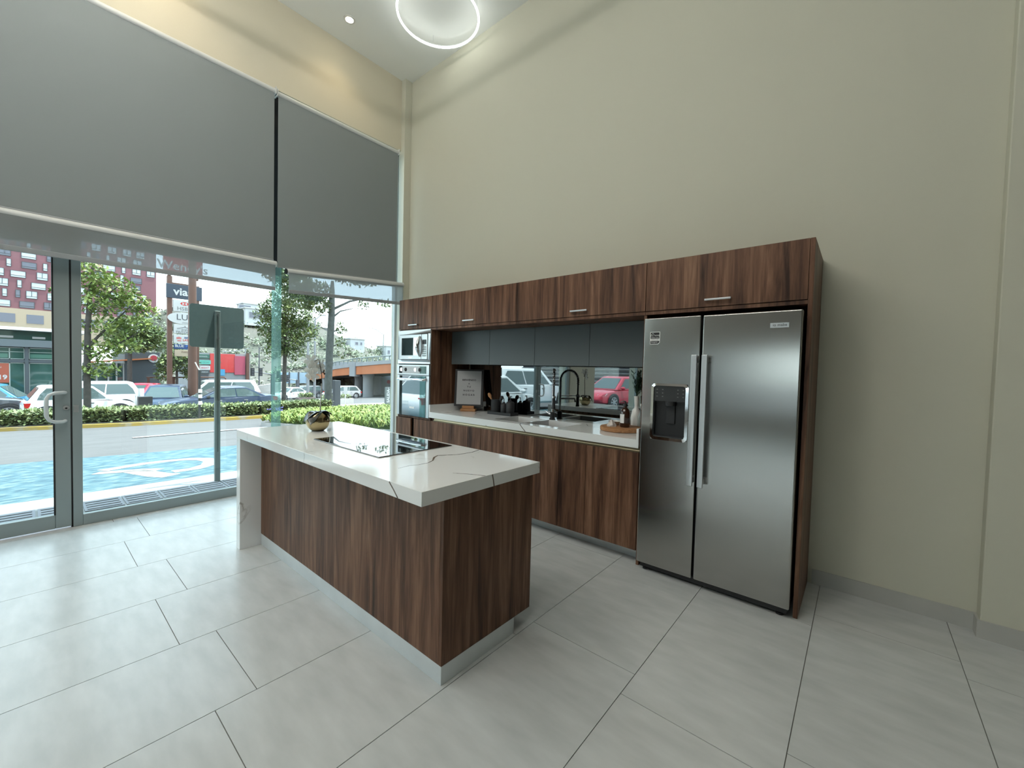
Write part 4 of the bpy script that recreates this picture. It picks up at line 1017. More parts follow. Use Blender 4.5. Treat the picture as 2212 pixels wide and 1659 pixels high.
# ---- trees
def tree(label, base, tr, forks, blobs, n, size, mat_, bm, seed, name='tree', up=0.1):
    r = random.Random(seed); x, y = base; z0 = gz(x) - 0.02
    t = thing(name, label, 'tree', (x, y, z0))
    m = MB()
    for path in forks:
        m.tube([(x + a, y + b, z0 + c) for a, b, c, q in path], [q for a, b, c, q in path], 9)
    obj('trunk', m, bm, t, smooth=True)
    wts = [b[3] * b[4] * b[5] for b in blobs]; tot = sum(wts)
    def smp(r):
        u = r.uniform(0, tot); i = 0
        while u > wts[i] and i < len(blobs) - 1: u -= wts[i]; i += 1
        cx, cy, cz, ax, ay, az = blobs[i]
        while True:
            p = Vector((r.uniform(-1, 1), r.uniform(-1, 1), r.uniform(-1, 1)))
            if 0.12 < p.length < 1: break
        if r.random() < 0.55: p = p.normalized() * r.uniform(0.7, 1.0)
        return (x + cx + p.x * ax, y + cy + p.y * ay, z0 + cz + p.z * az)
    obj('foliage', leaf_cloud(MB(), n, smp, size, up, r), mat_, t, kind='stuff')
    return t
rb = random.Random(21)
def blobs(c, spread, n, rad):
    o = []
    for _ in range(n):
        o.append((c[0] + rb.uniform(-1, 1) * spread[0], c[1] + rb.uniform(-1, 1) * spread[1], c[2] + rb.uniform(-1, 1) * spread[2], rad * rb.uniform(.6, 1.2), rad * rb.uniform(.6, 1.2), rad * rb.uniform(.4, .8)))
    return o
# near tree by the corner
tree('nearest tree with a stout grey trunk behind the gold orchid pot', (-14.06, 5.36), 0.16,
     [[(0, 0, 0, .17), (0, -.02, 1.4, .16), (0, .03, 2.9, .155), (0, 0.1, 4.4, .14), (0, .1, 5.4, .12), (0, .12, 5.9, .06)],
      [(0, .08, 4.6, .06), (.1, .9, 5.1, .045), (.1, 1.9, 5.4, .02)], [(0, .08, 4.7, .06), (0, -.8, 5.3, .04), (0, -1.6, 5.6, .02)], [(0, .05, 4.2, .05), (0, .5, 4.6, .03), (0, 1.1, 4.8, .015)],
      [(0, .04, 3.6, .04), (0, .45, 3.75, .02)], [(0, .02, 2.9, .035), (0, .4, 3.1, .015)]],
     [(0, -1.5, 5.5, .7, .8, .5), (0, -.7, 5.3, .8, .7, .45), (.2, 1.1, 6.3, .9, 1.4, .4), (0, -2.0, 5.9, .7, .9, .5), (0, 1.6, 5.0, .25, .35, .2), (0, 2.8, 5.25, .3, .5, .18), (0, .55, 3.8, .25, .28, .3), (0, .5, 3.15, .2, .22, .25), (0, -1.1, 5.0, .3, .4, .3), (0, .65, 2.6, .2, .2, .18), (0, -1.3, 4.8, .5, .7, .35), (0, -.5, 4.75, .5, .5, .4)],
     8000, 0.15, tree_m, bark_g, 31)
# second, round crowned
tree('round-crowned street tree behind the greenish glass edge', (-18.6, 5.18), 0.1,
     [[(0, 0, 0, .115), (0, .02, 1.5, .105), (0, .05, 2.8, .09), (0, .05, 4.5, .06), (0, 0, 6.2, .03)], [(0, .05, 3.0, .05), (0, -.6, 4.0, .02)], [(0, .05, 3.1, .05), (0, .7, 4.1, .02)]],
     [(0, 0, 5.9, .7, .7, .6), (0, -.3, 5.1, .9, .85, .7), (0, .55, 5.0, .9, .85, .7), (0, -.6, 4.2, .8, .7, .6), (0, .9, 4.1, .8, .75, .5), (0, .1, 3.7, .9, .9, .7), (0, -.35, 3.2, .6, .6, .45), (0, .5, 3.0, .6, .6, .35), (0, 1.35, 4.3, .4, .45, .35), (0, -1.0, 4.9, .4, .45, .35)],
     7500, 0.16, tree_m, bark, 32)
tree('pale airy tree right of the door post in front of the red tower', (-15.5, -2.14), 0.09,
     [[(0, 0, 0, .10), (0, 0, 2.0, .09), (0, .03, 3.3, .08), (0, .1, 4.6, .05), (0, .2, 5.8, .02)], [(0, .02, 2.6, .05), (0, .5, 3.3, .03), (0, 1.1, 4.1, .015)], [(0, .02, 2.2, .05), (0, .7, 2.7, .03), (0, 1.3, 3.2, .012)], [(0, .05, 3.3, .04), (0, -.6, 4.0, .015)], [(0, .1, 3.9, .04), (0, .9, 4.9, .012)]],
     [(0, .15, 4.95, .5, .55, .5), (0, .7, 4.6, .6, .6, .45), (0, 1.15, 4.2, .5, .5, .35), (0, .35, 4.1, .6, .6, .4), (0, 1.2, 3.5, .5, .55, .3), (0, .6, 3.3, .5, .6, .35), (0, 1.5, 3.95, .35, .4, .2), (0, -.5, 4.3, .4, .35, .22), (0, .35, 2.5, .5, .5, .35), (0, .9, 2.7, .5, .5, .3), (0, -.35, 3.3, .35, .3, .15), (0, .3, 1.85, .4, .5, .3)],
     4200, 0.15, tree_y, bark, 33)
tree('dense darker tree between the pale tree and the sign tower', (-30.8, 0.75), 0.12,
     [[(0, 0, 0, .14), (0, 0, 2.9, .12), (0, .05, 4.6, .07)]],
     [(0, .1, 5.2, 1.0, 1.1, .75), (0, .9, 4.85, .9, .85, .6), (0, -.45, 4.6, .9, .85, .6), (0, .35, 4.2, 1.0, 1.1, .55), (0, 1.35, 4.35, .6, .6, .45)], 3200, 0.24, tree_m, bark, 34)
tree('drooping olive-green shrub tree left of the brown sign post', (-30.6, 3.05), 0.09,
     [[(0, 0, 0, .1), (0, 0, 1.9, .08), (0, 0, 3.4, .04)]],
     [(0, 0, 3.4, .8, .75, .6), (0, -.5, 2.9, .7, .6, .6), (0, .5, 2.9, .7, .7, .6), (0, -.7, 2.25, .5, .5, .4), (0, .75, 2.4, .5, .5, .5)], 2300, 0.22, tree_m, bark, 35)
tree('leafy tree outside the frame to the left, mirrored in the microwave', (-9.5, -6.6), 0.1,
     [[(0, 0, 0, .12), (0, 0, 2.0, .1), (0, 0, 3.5, .05)]], blobs((0, 0, 3.0), (1.2, 1.2, .8), 9, 1.0), 2200, 0.22, tree_y, bark, 36)

# ---- road sign seen from behind
rs = thing('road_sign', 'square road sign seen from behind on a steel post just outside the window', 'sign', (-1.84, -1.935, -0.085))
obj('post', MB().box(-1.872, -1.822, -1.962, -1.905, -0.09, 2.035), galv, rs, bevel=0.006)
pts = rrect(-2.205, -1.640, 1.585, 2.10, 0.035, 5)
obj('sign_plate', MB().prism(pts, 'x', -1.88, -1.874), signback, rs)
for z in (1.70, 1.98): obj('bolt', MB().disc((-1.818, -1.933, z), 0.011, 0.012, 'x', 10), dark_c, rs)
obj('post_slot', MB().box(-1.8235, -1.8205, -1.937, -1.929, 0.3, 2.0), dark_gap, rs)

# ---- cars
def car(label, kind, loc, heading, col, L=4.3, W=1.75, H=1.48, group=None):
    """heading 0: nose towards +y ; local x across, y forward"""
    t = thing('car', label, 'car', loc, heading, group)
    prof = {'suv': dict(hood=.60, belt=.60, c0=.71, r0=.58, r1=.10, c1=.015, tail=.62, zc=.19),
            'hatch': dict(hood=.58, belt=.60, c0=.76, r0=.58, r1=.14, c1=.03, tail=.62, zc=.16),
            'sedan': dict(hood=.60, belt=.62, c0=.72, r0=.52, r1=.30, c1=.10, tail=.68, zc=.15),
            'van': dict(hood=.56, belt=.58, c0=.80, r0=.62, r1=.07, c1=.01, tail=.60, zc=.15)}[kind]
    hw = W / 2; zb = prof['zc'] * H
    st = [(0.0, .34, prof['tail'] * .80, .80), (0.02, .24, prof['tail'] * .95, .90), (.07, .0, prof['tail'], .97), (.2, 0, prof['belt'] + .03, 1), (.5, 0, prof['belt'], 1), (.72, 0, prof['hood'], 1), (.86, 0, prof['hood'] * .93, .97), (.95, .04, prof['hood'] * .83, .90), (.985, .12, prof['hood'] * .70, .80), (1.0, .26, prof['hood'] * .55, .68)]
    rings = []
    for u, dz, zt, wf in st:
        y = (u - .5) * L; h = hw * wf; z0 = zb + dz * H * .5; z1 = zt * H; zm = z0 + (z1 - z0) * .55
        rings.append([(-h * .90, y, z0), (-h, y, z0 + .12 * (z1 - z0)), (-h, y, zm), (-h * .965, y, z1 - .03), (-h * .86, y, z1), (0, y, z1 + .025), (h * .86, y, z1), (h * .965, y, z1 - .03), (h, y, zm), (h, y, z0 + .12 * (z1 - z0)), (h * .90, y, z0)])
    body = obj('body', MB().grid_loft(rings, True), col, t, smooth=True, local=True)
    y = lambda u: (u - .5) * L
    zB = prof['belt'] * H - .01; zR = H; b_ = hw * .93; r_ = hw * .70
    B = [(y(prof['c0']), b_), (y(prof['c1']), b_)]; Rf = [(y(prof['r0']), r_), (y(prof['r1']), r_)]
    c = MB(); ym = (Rf[0][0] + Rf[1][0]) / 2
    bot = [(-b_, B[1][0], zB), (-b_, B[0][0], zB), (b_, B[0][0], zB), (b_, B[1][0], zB)]
    top = [(-r_, Rf[1][0], zR - .04), (-r_, Rf[0][0], zR - .05), (r_, Rf[0][0], zR - .05), (r_, Rf[1][0], zR - .04)]
    crown = [(-r_ * .75, Rf[1][0] + .12, zR), (-r_ * .75, Rf[0][0] - .18, zR), (r_ * .75, Rf[0][0] - .18, zR), (r_ * .75, Rf[1][0] + .12, zR)]
    c.add(bot + top + crown, [(0, 1, 5, 4), (1, 2, 6, 5), (2, 3, 7, 6), (3, 0, 4, 7), (4, 5, 9, 8), (5, 6, 10, 9), (6, 7, 11, 10), (7, 4, 8, 11), (8, 9, 10, 11)])
    obj('cabin', c, col, t, local=True, bevel=0.03, seg=2)
    def lerp(a, b, k): return Vector(a).lerp(Vector(b), k)
    for sgn in (-1, 1):
        q = lambda i, k: Vector(((bot[i] if k == 0 else top[i])[0] * 1, 0, 0))
        bR, bF, tR, tF = [Vector((sgn * abs(p[0]), p[1], p[2])) for p in (bot[0], bot[1], top[0], top[1])]
        out = Vector((sgn * .012, 0, .004))
        def P2(u, v): return (bR.lerp(bF, u)).lerp(tR.lerp(tF, u), v) + out
        m1 = MB().ngon([P2(.09, .10), P2(.47, .10), P2(.47, .88), P2(.12, .88), P2(.08, .5)])
        m2 = MB().ngon([P2(.49, .10), P2(.93, .10), P2(.93, .4), P2(.93, .88), P2(.49, .88)])
        obj('side_window', m1, carglass, t, local=True); obj('side_window', m2, carglass, t, local=True)
        obj('mirror', MB().lathe([(0, -.11), (.055, -.09), (.075, 0), (.055, .09), (0, .11)], (sgn * (hw + .08), y(prof['c0'] - .07), zB + .07), 10, 'x'), col if kind != 'sedan' else trim_b, t, smooth=True, local=True)
        for u in (.32, .55): obj('door_handle', MB().box(min(sgn * (hw - .02), sgn * (hw + .022)), max(sgn * (hw - .02), sgn * (hw + .022)), y(u) - .08, y(u) + .08, zB - .12, zB - .095), steel_l if kind == 'sedan' else trim_b, t, local=True)
        for u in (.185, .81):
            r = .225 * H if kind in ('suv', 'hatch') else .215 * H
            a_ = MB().lathe([(r + .055, -.01), (r + .055, .012)], (sgn * (hw * .985), y(u), r), 24, 'x')
            obj('wheel_arch', a_, trim_b, t, local=True)
            wl = obj('wheel', MB().lathe([(r * .66, -.02), (r * .96, -.02), (r, 0), (r, .18), (r * .96, .20), (r * .66, .20), (r * .66, -.02)], (sgn * (hw * .99) + (-.18 if sgn > 0 else 0), y(u), r), 24, 'x'), tyre, t, smooth=True, local=True)
            xs_ = sgn * (hw * .99 + .022)
            rm = MB().lathe([(0, -.004), (.07, 0), (.07, .01), (0, .012)], (xs_, y(u), r), 12, 'x')
            for k in range(7):
                an = 2 * pi * k / 7; d = Vector((0, cos(an), sin(an))); s_ = Vector((0, -sin(an), cos(an))) * .026
                c0 = Vector((xs_, y(u), r))
                rm.add([c0 + d * .04 + s_, c0 + d * .04 - s_, c0 + d * r * .68 - s_ * 1.2, c0 + d * r * .68 + s_ * 1.2], [(0, 1, 2, 3)])
            rm.lathe([(r * .62, 0), (r * .68, 0)], (xs_, y(u), r), 24, 'x', cap=False)
            obj('rim', rm, rim_m, wl, local=True)
            obj('hub_dish', MB().lathe([(0, 0), (r * .66, 0)], (xs_ - sgn * .03, y(u), r), 20, 'x'), trim_b, wl, local=True)
        obj('headlight', MB().add([(sgn * hw * .55, y(.988), .56 * prof['hood'] * H * 1.1), (sgn * hw * .90, y(.935), .58 * prof['hood'] * H * 1.18), (sgn * hw * .93, y(.90), prof['hood'] * H * .84), (sgn * hw * .60, y(.975), prof['hood'] * H * .78)], [(0, 1, 2, 3)]), lamp_c, t, local=True)
        obj('taillight', MB().box(min(sgn * hw * .66, sgn * hw * .93), max(sgn * hw * .66, sgn * hw * .93), y(.008), y(.06), prof['tail'] * H * .70, prof['tail'] * H * .90), lamp_r, t, local=True)
    bF2, tF2 = bot[1], top[1]
    def WQ(i0, i1, yo, k0, k1):
        a, b2, c_, d = Vector(bot[i0]), Vector(bot[i1]), Vector(top[i1]), Vector(top[i0]); o_ = Vector((0, yo, .006))
        f = lambda u, v: a.lerp(b2, u).lerp(d.lerp(c_, u), v) + o_
        return MB().quad(f(.06, .06), f(.94, .06), f(.92, .92), f(.08, .92))
    obj('windshield', WQ(1, 2, .012, 0, 0), carglass, t, local=True)
    obj('rear_window', WQ(3, 0, -.012, 0, 0), carglass, t, local=True)
    obj('number_plate', MB().box(-.15, .15, y(0) - .012, y(0.02), .42 * H, .49 * H), white_p, t, local=True)
    obj('grille', MB().box(-.42, .42, y(.99), y(1.0) + .006, zb + .14, zb + .27), trim_b, t, local=True)
    return t
PARK = 'parked cars beyond the hedge'
def park(label, kind, x, y, deg, col, L, W, H): return car(label, kind, (x, y, gz(x)), R(deg), col, L, W, H, PARK)
park('white hatchback parked behind the hedge, seen behind the glass door handle', 'hatch', -20.6, -1.95, 4, c_white, 3.3, 1.62, 1.50)
park('white SUV whose tail shows between the door post and the steel bin', 'suv', -24.8, -1.6, 180, c_white, 4.2, 1.75, 1.68)
park('graphite grey SUV at the very left edge of the glass door', 'suv', -22.6, -5.3, 3, c_grey, 4.3, 1.85, 1.70)
park('bright blue hatchback behind the graphite SUV', 'hatch', -27.3, -4.5, -14, c_lblue, 3.9, 1.72, 1.62)
park('white car in the back row left of the bright blue one', 'suv', -29.9, -5.2, 10, c_white, 4.3, 1.75, 1.72)
park('silver minivan with a long roof behind the navy sedan', 'van', -26.0, 4.05, 178, c_silver, 4.6, 1.85, 1.75)
park('midnight-blue sedan parked right behind the hedge under the road sign', 'sedan', -18.8, 2.45, 180, c_blue, 4.5, 1.75, 1.32)
park('dark blue car angled towards the hedge beside the steel bin', 'hatch', -21.9, 1.0, 250, c_blue, 3.3, 1.65, 1.46)
park('red car in the row behind the steel bin', 'sedan', -28.4, 0.9, 225, c_red, 4.1, 1.7, 1.62)
park('white car half hidden in the row behind the red one', 'hatch', -29.8, -1.95, 90, c_white, 3.6, 1.65, 1.66)
car('small white car driving at the junction right of the tree trunk', 'sedan', (-46.0, 16.2, gz(-46)), R(200), c_white, 4.3, 1.75, 1.45)
car('silver car in the shade under the flyover', 'hatch', (-42.0, 20.4, gz(-42)), R(175), c_silver, 4.2, 1.75, 1.5)
car('dark pickup-like car far back behind the concrete planter', 'suv', (-50.0, 19.5, gz(-50)), R(185), c_grey, 4.6, 1.8, 1.6)
car('white car close to the facade left of the door, mirrored in the oven glass', 'hatch', (-5.5, -6.75, gz(-5.5)), R(183), c_white, 4.1, 1.75, 1.5)
car('large white SUV left of the door, mirrored in the backsplash', 'suv', (-7.3, -11.0, gz(-7.3)), R(187), c_white, 4.8, 1.95, 1.85)
car('red car parked left of the second window, mirrored by the fridge end of the backsplash', 'hatch', (-4.5, -14.5, gz(-4.5)), R(12), c_red, 4.2, 1.75, 1.45)

lw = thing('louvred_wall', 'grey louvred yard wall beyond the red car, mirrored by the fridge end of the backsplash', 'wall', (-7, -20.5, -0.4))
obj('frame', MB().box(-15, 1, -20.7, -20.5, -1.0, 3.6), dark_c, lw)
for k in range(16): obj('slat', MB().add([(-15, -20.5, -.6 + .26 * k), (1, -20.5, -.6 + .26 * k), (1, -20.3, -.48 + .26 * k), (-15, -20.3, -.48 + .26 * k), (-15, -20.5, -.42 + .26 * k), (1, -20.5, -.42 + .26 * k)], [(0, 1, 2, 3), (3, 2, 5, 4)]), grey_c, lw)

# ---- steel bin and small street furniture by the hedge
sb_ = thing('litter_bin', 'cylindrical steel litter bin behind the hedge beside the white SUV', 'bin', (-17.3, -0.58, gz(-17.3)))
x, y, z = -17.3, -0.58, gz(-17.3)
obj('drum', MB().lathe([(0.125, 0.25), (0.13, 0.26), (0.13, 1.16), (0.12, 1.18), (0.12, 1.0), (0.0, 1.0)], (x, y, z), 22), steel_l, sb_, smooth=True)
obj('stand', MB().lathe([(0.10, 0), (0.10, 0.02), (0.03, 0.03), (0.03, 0.26)], (x, y, z), 14), black_m, sb_)
jb = obj('utility_box', MB().box(-16.6, -16.3, -0.75, -0.35, gz(-16.3) - 0.02, gz(-16.3) + 0.86), black_m, None, bevel=0.01)
tag(jb, 'low black utility box standing in the hedge', 'utility box')
tp_ = thing('meter_post', 'thin black post with small white boxes at the front of the hedge', 'post', (-13.1, 0.48, gz(-13.1)))
obj('post', MB().box(-13.13, -13.07, 0.36, 0.42, gz(-13.1), 1.14), black_m, tp_)
for z in (-0.05, 0.18, 0.36): obj('box', MB().box(-13.08, -13.02, 0.35, 0.45, z, z + 0.12), white_c, tp_)
obj('arm', MB().tube([(-13.1, 0.39, 1.12), (-13.1, 0.27, 1.40)], 0.018, 6), white_c, tp_)

# ---- brown sign tower
tt = thing('sign_tower', 'tall brown steel sign tower with a column of shop signs', 'sign', (-24, 2.1, gz(-24)))
z0 = gz(-24)
obj('post', MB().box(-24.18, -23.98, 1.42, 1.63, z0, 5.95), rust_m, tt)
obj('post', MB().box(-24.18, -23.98, 2.62, 2.80, z0, 5.6), rust_m, tt)
obj('cap_plate', MB().box(-24.16, -24.0, 1.62, 2.64, 5.55, 5.63), rust_m, tt)
for y in (1.52, 2.71):
    obj('finial', MB().lathe([(0.05, 5.9), (0.09, 5.98), (0.05, 6.06), (0.09, 6.14), (0.04, 6.24)], (-24.08, y, 0), 10), rust_m, tt)
tg = obj('top_sign', MB().box(-24.2, -23.96, 1.28, 2.95, 6.2, 7.05), redsign, tt, label='red rectangular sign at the top of the tower')
obj('top_disc', MB().disc((-24.08, 2.0, 7.0), 0.45, 0.2, 'x', 24), P('faded_disc', (0.45, 0.28, 0.22), 0.6), tt)
text("Wendy's", 0.62, (-23.955, 2.1, 6.5), EAST, white_s, tg, sx=1.0, bold=0.01)
X = -23.95
def panel(nm, y0, y1, z0, z1, m, lab=None): return obj(nm, MB().box(-24.1, X, y0, y1, z0, z1), m, tt, bevel=0.01, seg=1, label=lab)
p1 = panel('sign_panel', 1.38, 2.92, 4.80, 5.55, navy_m, 'dark slate sign panel')
text('via', 0.56, (X + .004, 1.98, 5.16), EAST, white_s, p1, bold=0.014)
text('C', 0.52, (X + .004, 2.45, 5.16), EAST, white_s, p1)
p2 = panel('sign_panel', 1.66, 2.62, 4.11, 4.74, white_s)
text('HSBC', 0.27, (X + .004, 2.15, 4.27), EAST, P('grey_lettering', (0.14, 0.14, 0.14), 0.5), p2)
hx_ = MB(); xx = X + .004; cy_, cz_ = 2.15, 4.55
hx_.add([(xx, cy_ - .2, cz_), (xx, cy_ - .1, cz_ + .09), (xx, cy_ - .1, cz_ - .09), (xx, cy_, cz_)], [(0, 2, 1), (1, 3, 1) if 0 else (1, 2, 3)][:1])
hx_.add([(xx, cy_ + .2, cz_), (xx, cy_ + .1, cz_ + .09), (xx, cy_ + .1, cz_ - .09)], [(0, 1, 2)])
hx_.add([(xx, cy_ - .1, cz_ + .09), (xx, cy_ + .1, cz_ + .09), (xx, cy_, cz_)], [(0, 1, 2)])
hx_.add([(xx, cy_ - .1, cz_ - .09), (xx, cy_ + .1, cz_ - .09), (xx, cy_, cz_)], [(0, 1, 2)])
obj('hexagon_mark', hx_, lamp_r, p2)
ell = [(2.1 + .68 * cos(2 * pi * k / 32), 3.76 + .32 * sin(2 * pi * k / 32)) for k in range(32)]
p3 = obj('oval_sign', MB().prism(ell, 'x', -24.08, X), white_s, tt, label='white oval sign panel')
text('LUX', 0.44, (X + .004, 2.2, 3.80), EAST, P('charcoal_lettering', (0.07, 0.07, 0.08), 0.5), p3)
text('eventos', 0.10, (X + .004, 2.2, 3.53), EAST, MAT['grey_lettering'], p3)
p4 = panel('sign_panel', 1.68, 2.62, 2.93, 3.42, white_s)
obj('hanger_mark', MB().tube([(xx, 2.15, 3.36), (xx, 2.17, 3.33), (xx, 2.15, 3.29), (xx, 1.82, 3.20)], 0.012, 5).tube([(xx, 2.15, 3.29), (xx, 2.5, 3.20)], 0.012, 5), MAT['charcoal_lettering'], p4)
text('jireh', 0.16, (X + .004, 2.15, 3.14), EAST, MAT['grey_lettering'], p4)
text('TINTORERIA', 0.155, (X + .004, 2.2, 3.00), EAST, MAT['grey_lettering'], p4, bold=0.002)
p5 = panel('sign_panel', 1.68, 2.62, 2.40, 2.88, white_s)
text('SEÑOR', 0.13, (X + .004, 2.33, 2.71), EAST, bluebar, p5, bold=0.004)
text('LATINO', 0.15, (X + .004, 2.33, 2.58), EAST, lamp_r, p5, bold=0.004)
hd = MB()
for k in range(4): hd.box(xx - .002, xx + .001, 1.80 + .055 * k, 1.835 + .055 * k, 2.62, 2.76 - .02 * abs(k - 1.5))
hd.box(xx - .002, xx + .001, 1.83, 2.0, 2.52, 2.56)
obj('hand_mark', hd, lamp_r, p5)
p6 = panel('sign_panel', 1.70, 2.62, 2.09, 2.35, bluebar, 'dark blue sign panel')
text('BLUE', 0.17, (X + .004, 1.92, 2.25), EAST, white_s, p6, bold=0.004)
text('MAX', 0.17, (X + .004, 2.38, 2.25), EAST, bluetxt, p6, bold=0.004)
p7 = panel('sign_panel', 1.72, 2.62, 1.70, 2.05, cream)
text('PARKING', 0.14, (X + .004, 2.3, 1.93), EAST, rust_m, p7)
pole = obj('lamp_post', MB().tube([(-21.4, 1.95, gz(-21.4)), (-21.4, 1.95, 8.2)], [0.20, 0.15], 12), rust_m, None, smooth=True)
pole.name = 'steel_pole'; tag(pole, 'tall rust-brown steel pole in front of the sign tower', 'pole')

# ---- red tower block with rows of windows, cream base
tw = thing('tower_block', 'red apartment tower with rows of pale and dark windows', 'building', (-120, 5, -3.4), R(3.5))
HX, HY0, HY1 = 0.0, -22.0, 11.2
obj('facade', MB().box(-14, 0, HY0, HY1, 14.2, 36), redwall, tw, local=True)
obj('cream_base', MB().box(-14, 0.3, HY0, HY1 - 6, 8.0, 14.2), cream, tw, local=True)
def wmesh(wd_, h, two):
    f = MB().box(0, .12, -wd_ / 2 - .05, wd_ / 2 + .05, -.05, 0).box(0, .12, -wd_ / 2 - .05, wd_ / 2 + .05, h, h + .05).box(0, .12, -wd_ / 2 - .05, -wd_ / 2, 0, h).box(0, .12, wd_ / 2, wd_ / 2 + .05, 0, h)
    f.box(.0, .14, -wd_ / 2, wd_ / 2, h * .25, h * .25 + .06)
    if two: f.box(0, .14, -.03, .03, h * .25, h)
    return f.mesh('window', charc), {k: MB().box(.02, .06, -wd_ / 2, wd_ / 2, 0, h).mesh('pane', m) for k, m in (('l', win_sky_refl), ('d', win_dk))}
WM = [wmesh(.5, 1.35, False), wmesh(1.35, 1.35, True), wmesh(1.8, 1.15, False)]
rw = random.Random(9)
for row in range(10):
    y = HY0 + 6 + rw.uniform(-.3, .3); z = 14.5 + 1.9 * row
    while y < HY1 - 1.6:
        k = rw.choice((0, 0, 1, 1, 1, 2) if row % 2 else (0, 1, 1, 0, 2, 0)); wd_ = (.5, 1.35, 1.8)[k]
        fm, pm_ = WM[k]
        wo = bpy.data.objects.new('window', fm); COL.objects.link(wo); wo.parent = tw; wo.location = (0.0, y + wd_ / 2, z)
        po = bpy.data.objects.new('pane', pm_['l' if rw.random() < .6 else 'd']); COL.objects.link(po); po.parent = wo
        y += wd_ + rw.uniform(.8, 1.5)
opm = MB().box(.2, .5, -1.1, 1.1, 0, 1.7).mesh('opening', win_dk)
for k in range(7):
    o = bpy.data.objects.new('opening', opm); COL.objects.link(o); o.parent = tw; o.location = (-.16, -18 + 3.6 * k, 11.5)

# ---- dark commercial block with green glazing
cb = thing('shop_building', 'dark two-storey shop building with green glazing and a deep canopy', 'building', (-32, -6, gz(-32)))
gx = gz(-32)
obj('upper_glazing', MB().box(-36, -32.5, -16, -1.3, 2.42, 2.95), shopglass, cb)
obj('roof_slab', MB().box(-37, -31.7, -16, -1.1, 2.95, 3.12), white_c, cb)
obj('canopy', MB().box(-36, -31.6, -16, -1.2, 2.02, 2.42), charc_l, cb)
obj('wall', MB().box(-36, -32.05, -16, -1.3, gx, 2.02), charc, cb)
for y in (-12.4, -10.2, -8.0, -5.8, -3.42): obj('column', MB().box(-32.1, -31.85, y - .07, y + .07, gx, 2.02), charc, cb)
obj('floor_band', MB().box(-32.1, -31.9, -16, -1.3, 1.14, 1.30), charc, cb)
for y0_, y1_ in ((-12.3, -10.28), (-10.1, -8.08), (-7.9, -5.9), (-5.72, -3.5), (-3.34, -1.4)):
    for za, zb_, nm in ((1.32, 1.98, 'upper_window'), (gx + .1, 1.12, 'shop_window')):
        f = MB(); x0_, x1_ = -32.04, -31.98
        f.box(x0_, x1_, y0_, y1_, zb_ - .035, zb_).box(x0_, x1_, y0_, y1_, za, za + .035).box(x0_, x1_, y0_, y0_ + .03, za, zb_).box(x0_, x1_, y1_ - .03, y1_, za, zb_).box(x0_, x1_, y1_ - .56, y1_ - .52, za, zb_)
        if za > 1: f.box(x0_, x1_, y0_, y1_, zb_ - .26, zb_ - .235)
        fo = obj(nm, f, mull, cb)
        obj('pane', MB().box(-32.03, -32.02, y0_, y1_, za, zb_), shopglass, fo)
        if za > 1: obj('blind_strip', MB().box(-32.019, -32.012, y0_ + .05, y1_ - .6, za + .08, za + .3), shopglass_l, fo)
ps = obj('poster', MB().box(-32.01, -31.99, -5.3, -4.06 + .02, 0.0, 1.10), orange_p, cb, label='orange poster in the shop window')
text('419', 0.34, (-31.985, -4.38, 0.30), EAST, white_s, ps, bold=0.01)
text('servicio aqui', 0.13, (-31.985, -4.65, 0.86), EAST, white_s, ps)
for y0_, y1_ in ((-4.6, -3.9), (-3.2, -2.7)): obj('roof_unit', MB().box(-32.48, -32.42, y0_, y1_, 2.52, 2.64), white_s, cb)

# ---- charcoal restaurant
rb_ = thing('restaurant_building', 'charcoal restaurant with an orange eave and a round emblem', 'building', (-34, 1.6, gz(-34)))
obj('wall', MB().box(-40, -34, 0.9, 2.72, gz(-34) - .1, 2.02), charc, rb_)
obj('glazed_front', MB().box(-40, -34.2, -1.1, 0.9, gz(-34) - .1, 1.2), shopglass, rb_)
for y in (-.95, -.45, .1, .5, .85): obj('mullion', MB().box(-34.2, -34.1, y - .04, y + .04, gz(-34), 1.2), white_s, rb_)
obj('eave', MB().prism([(-1.0, 1.26), (2.25, 1.62), (2.25, 1.54), (-1.0, 1.17)], 'x', -34.6, -33.75), orange_g, rb_)
em = obj('emblem', MB().disc((-33.96, 2.39, 1.60), 0.30, 0.06, 'x', 28), white_s, rb_, smooth=True, label='plain white and red disc emblem')
obj('emblem_centre', MB().lathe([(0.0, .0), (.19, .0), (.19, .03), (0, .03)], (-33.93, 2.39, 1.62), 20, 'x'), redsign, em)

# ---- red and pink shop block with stacked signs
pk = thing('pink_shop', 'red shop block with stacked coloured signs behind the road-sign post', 'building', (-42, 9, gz(-42)))
obj('wall', MB().box(-48, -42, 6.4, 10.9, gz(-42) - .1, 2.3), grey_c, pk)
obj('red_fascia', MB().box(-42.2, -41.9, 7.6, 9.6, 0.5, 2.25), lamp_r, pk)
obj('pink_fascia', MB().box(-42.2, -41.85, 9.55, 10.45, 0.3, 2.1), pink_m, pk)
obj('brown_post', MB().box(-41.9, -41.7, 10.5, 10.75, gz(-42), 2.4), rust_m, pk)
for (y0_, y1_, za, zb_, m, tx_, tm, sz) in ((6.5, 7.55, 1.78, 2.15, green_m, 'Farmacia', white_s, .2), (6.5, 7.65, 1.25, 1.62, teal_m, 'vengo del mar', green_m, .16), (6.5, 7.6, .72, 1.1, white_s, 'AC&BAT', redsign, .24), (6.6, 7.55, .38, .66, charc, 'CLASICA', white_s, .18)):
    b_ = obj('shop_sign', MB().box(-41.98, -41.86, y0_, y1_, za, zb_), m, pk)
    text(tx_, sz, (-41.855, (y0_ + y1_) / 2, (za + zb_) / 2), EAST, tm, b_)
cs = obj('shop_sign', MB().box(-41.9, -41.8, 8.3, 8.75, 0.2, .8), cyan_m, pk, label='small cyan sign')
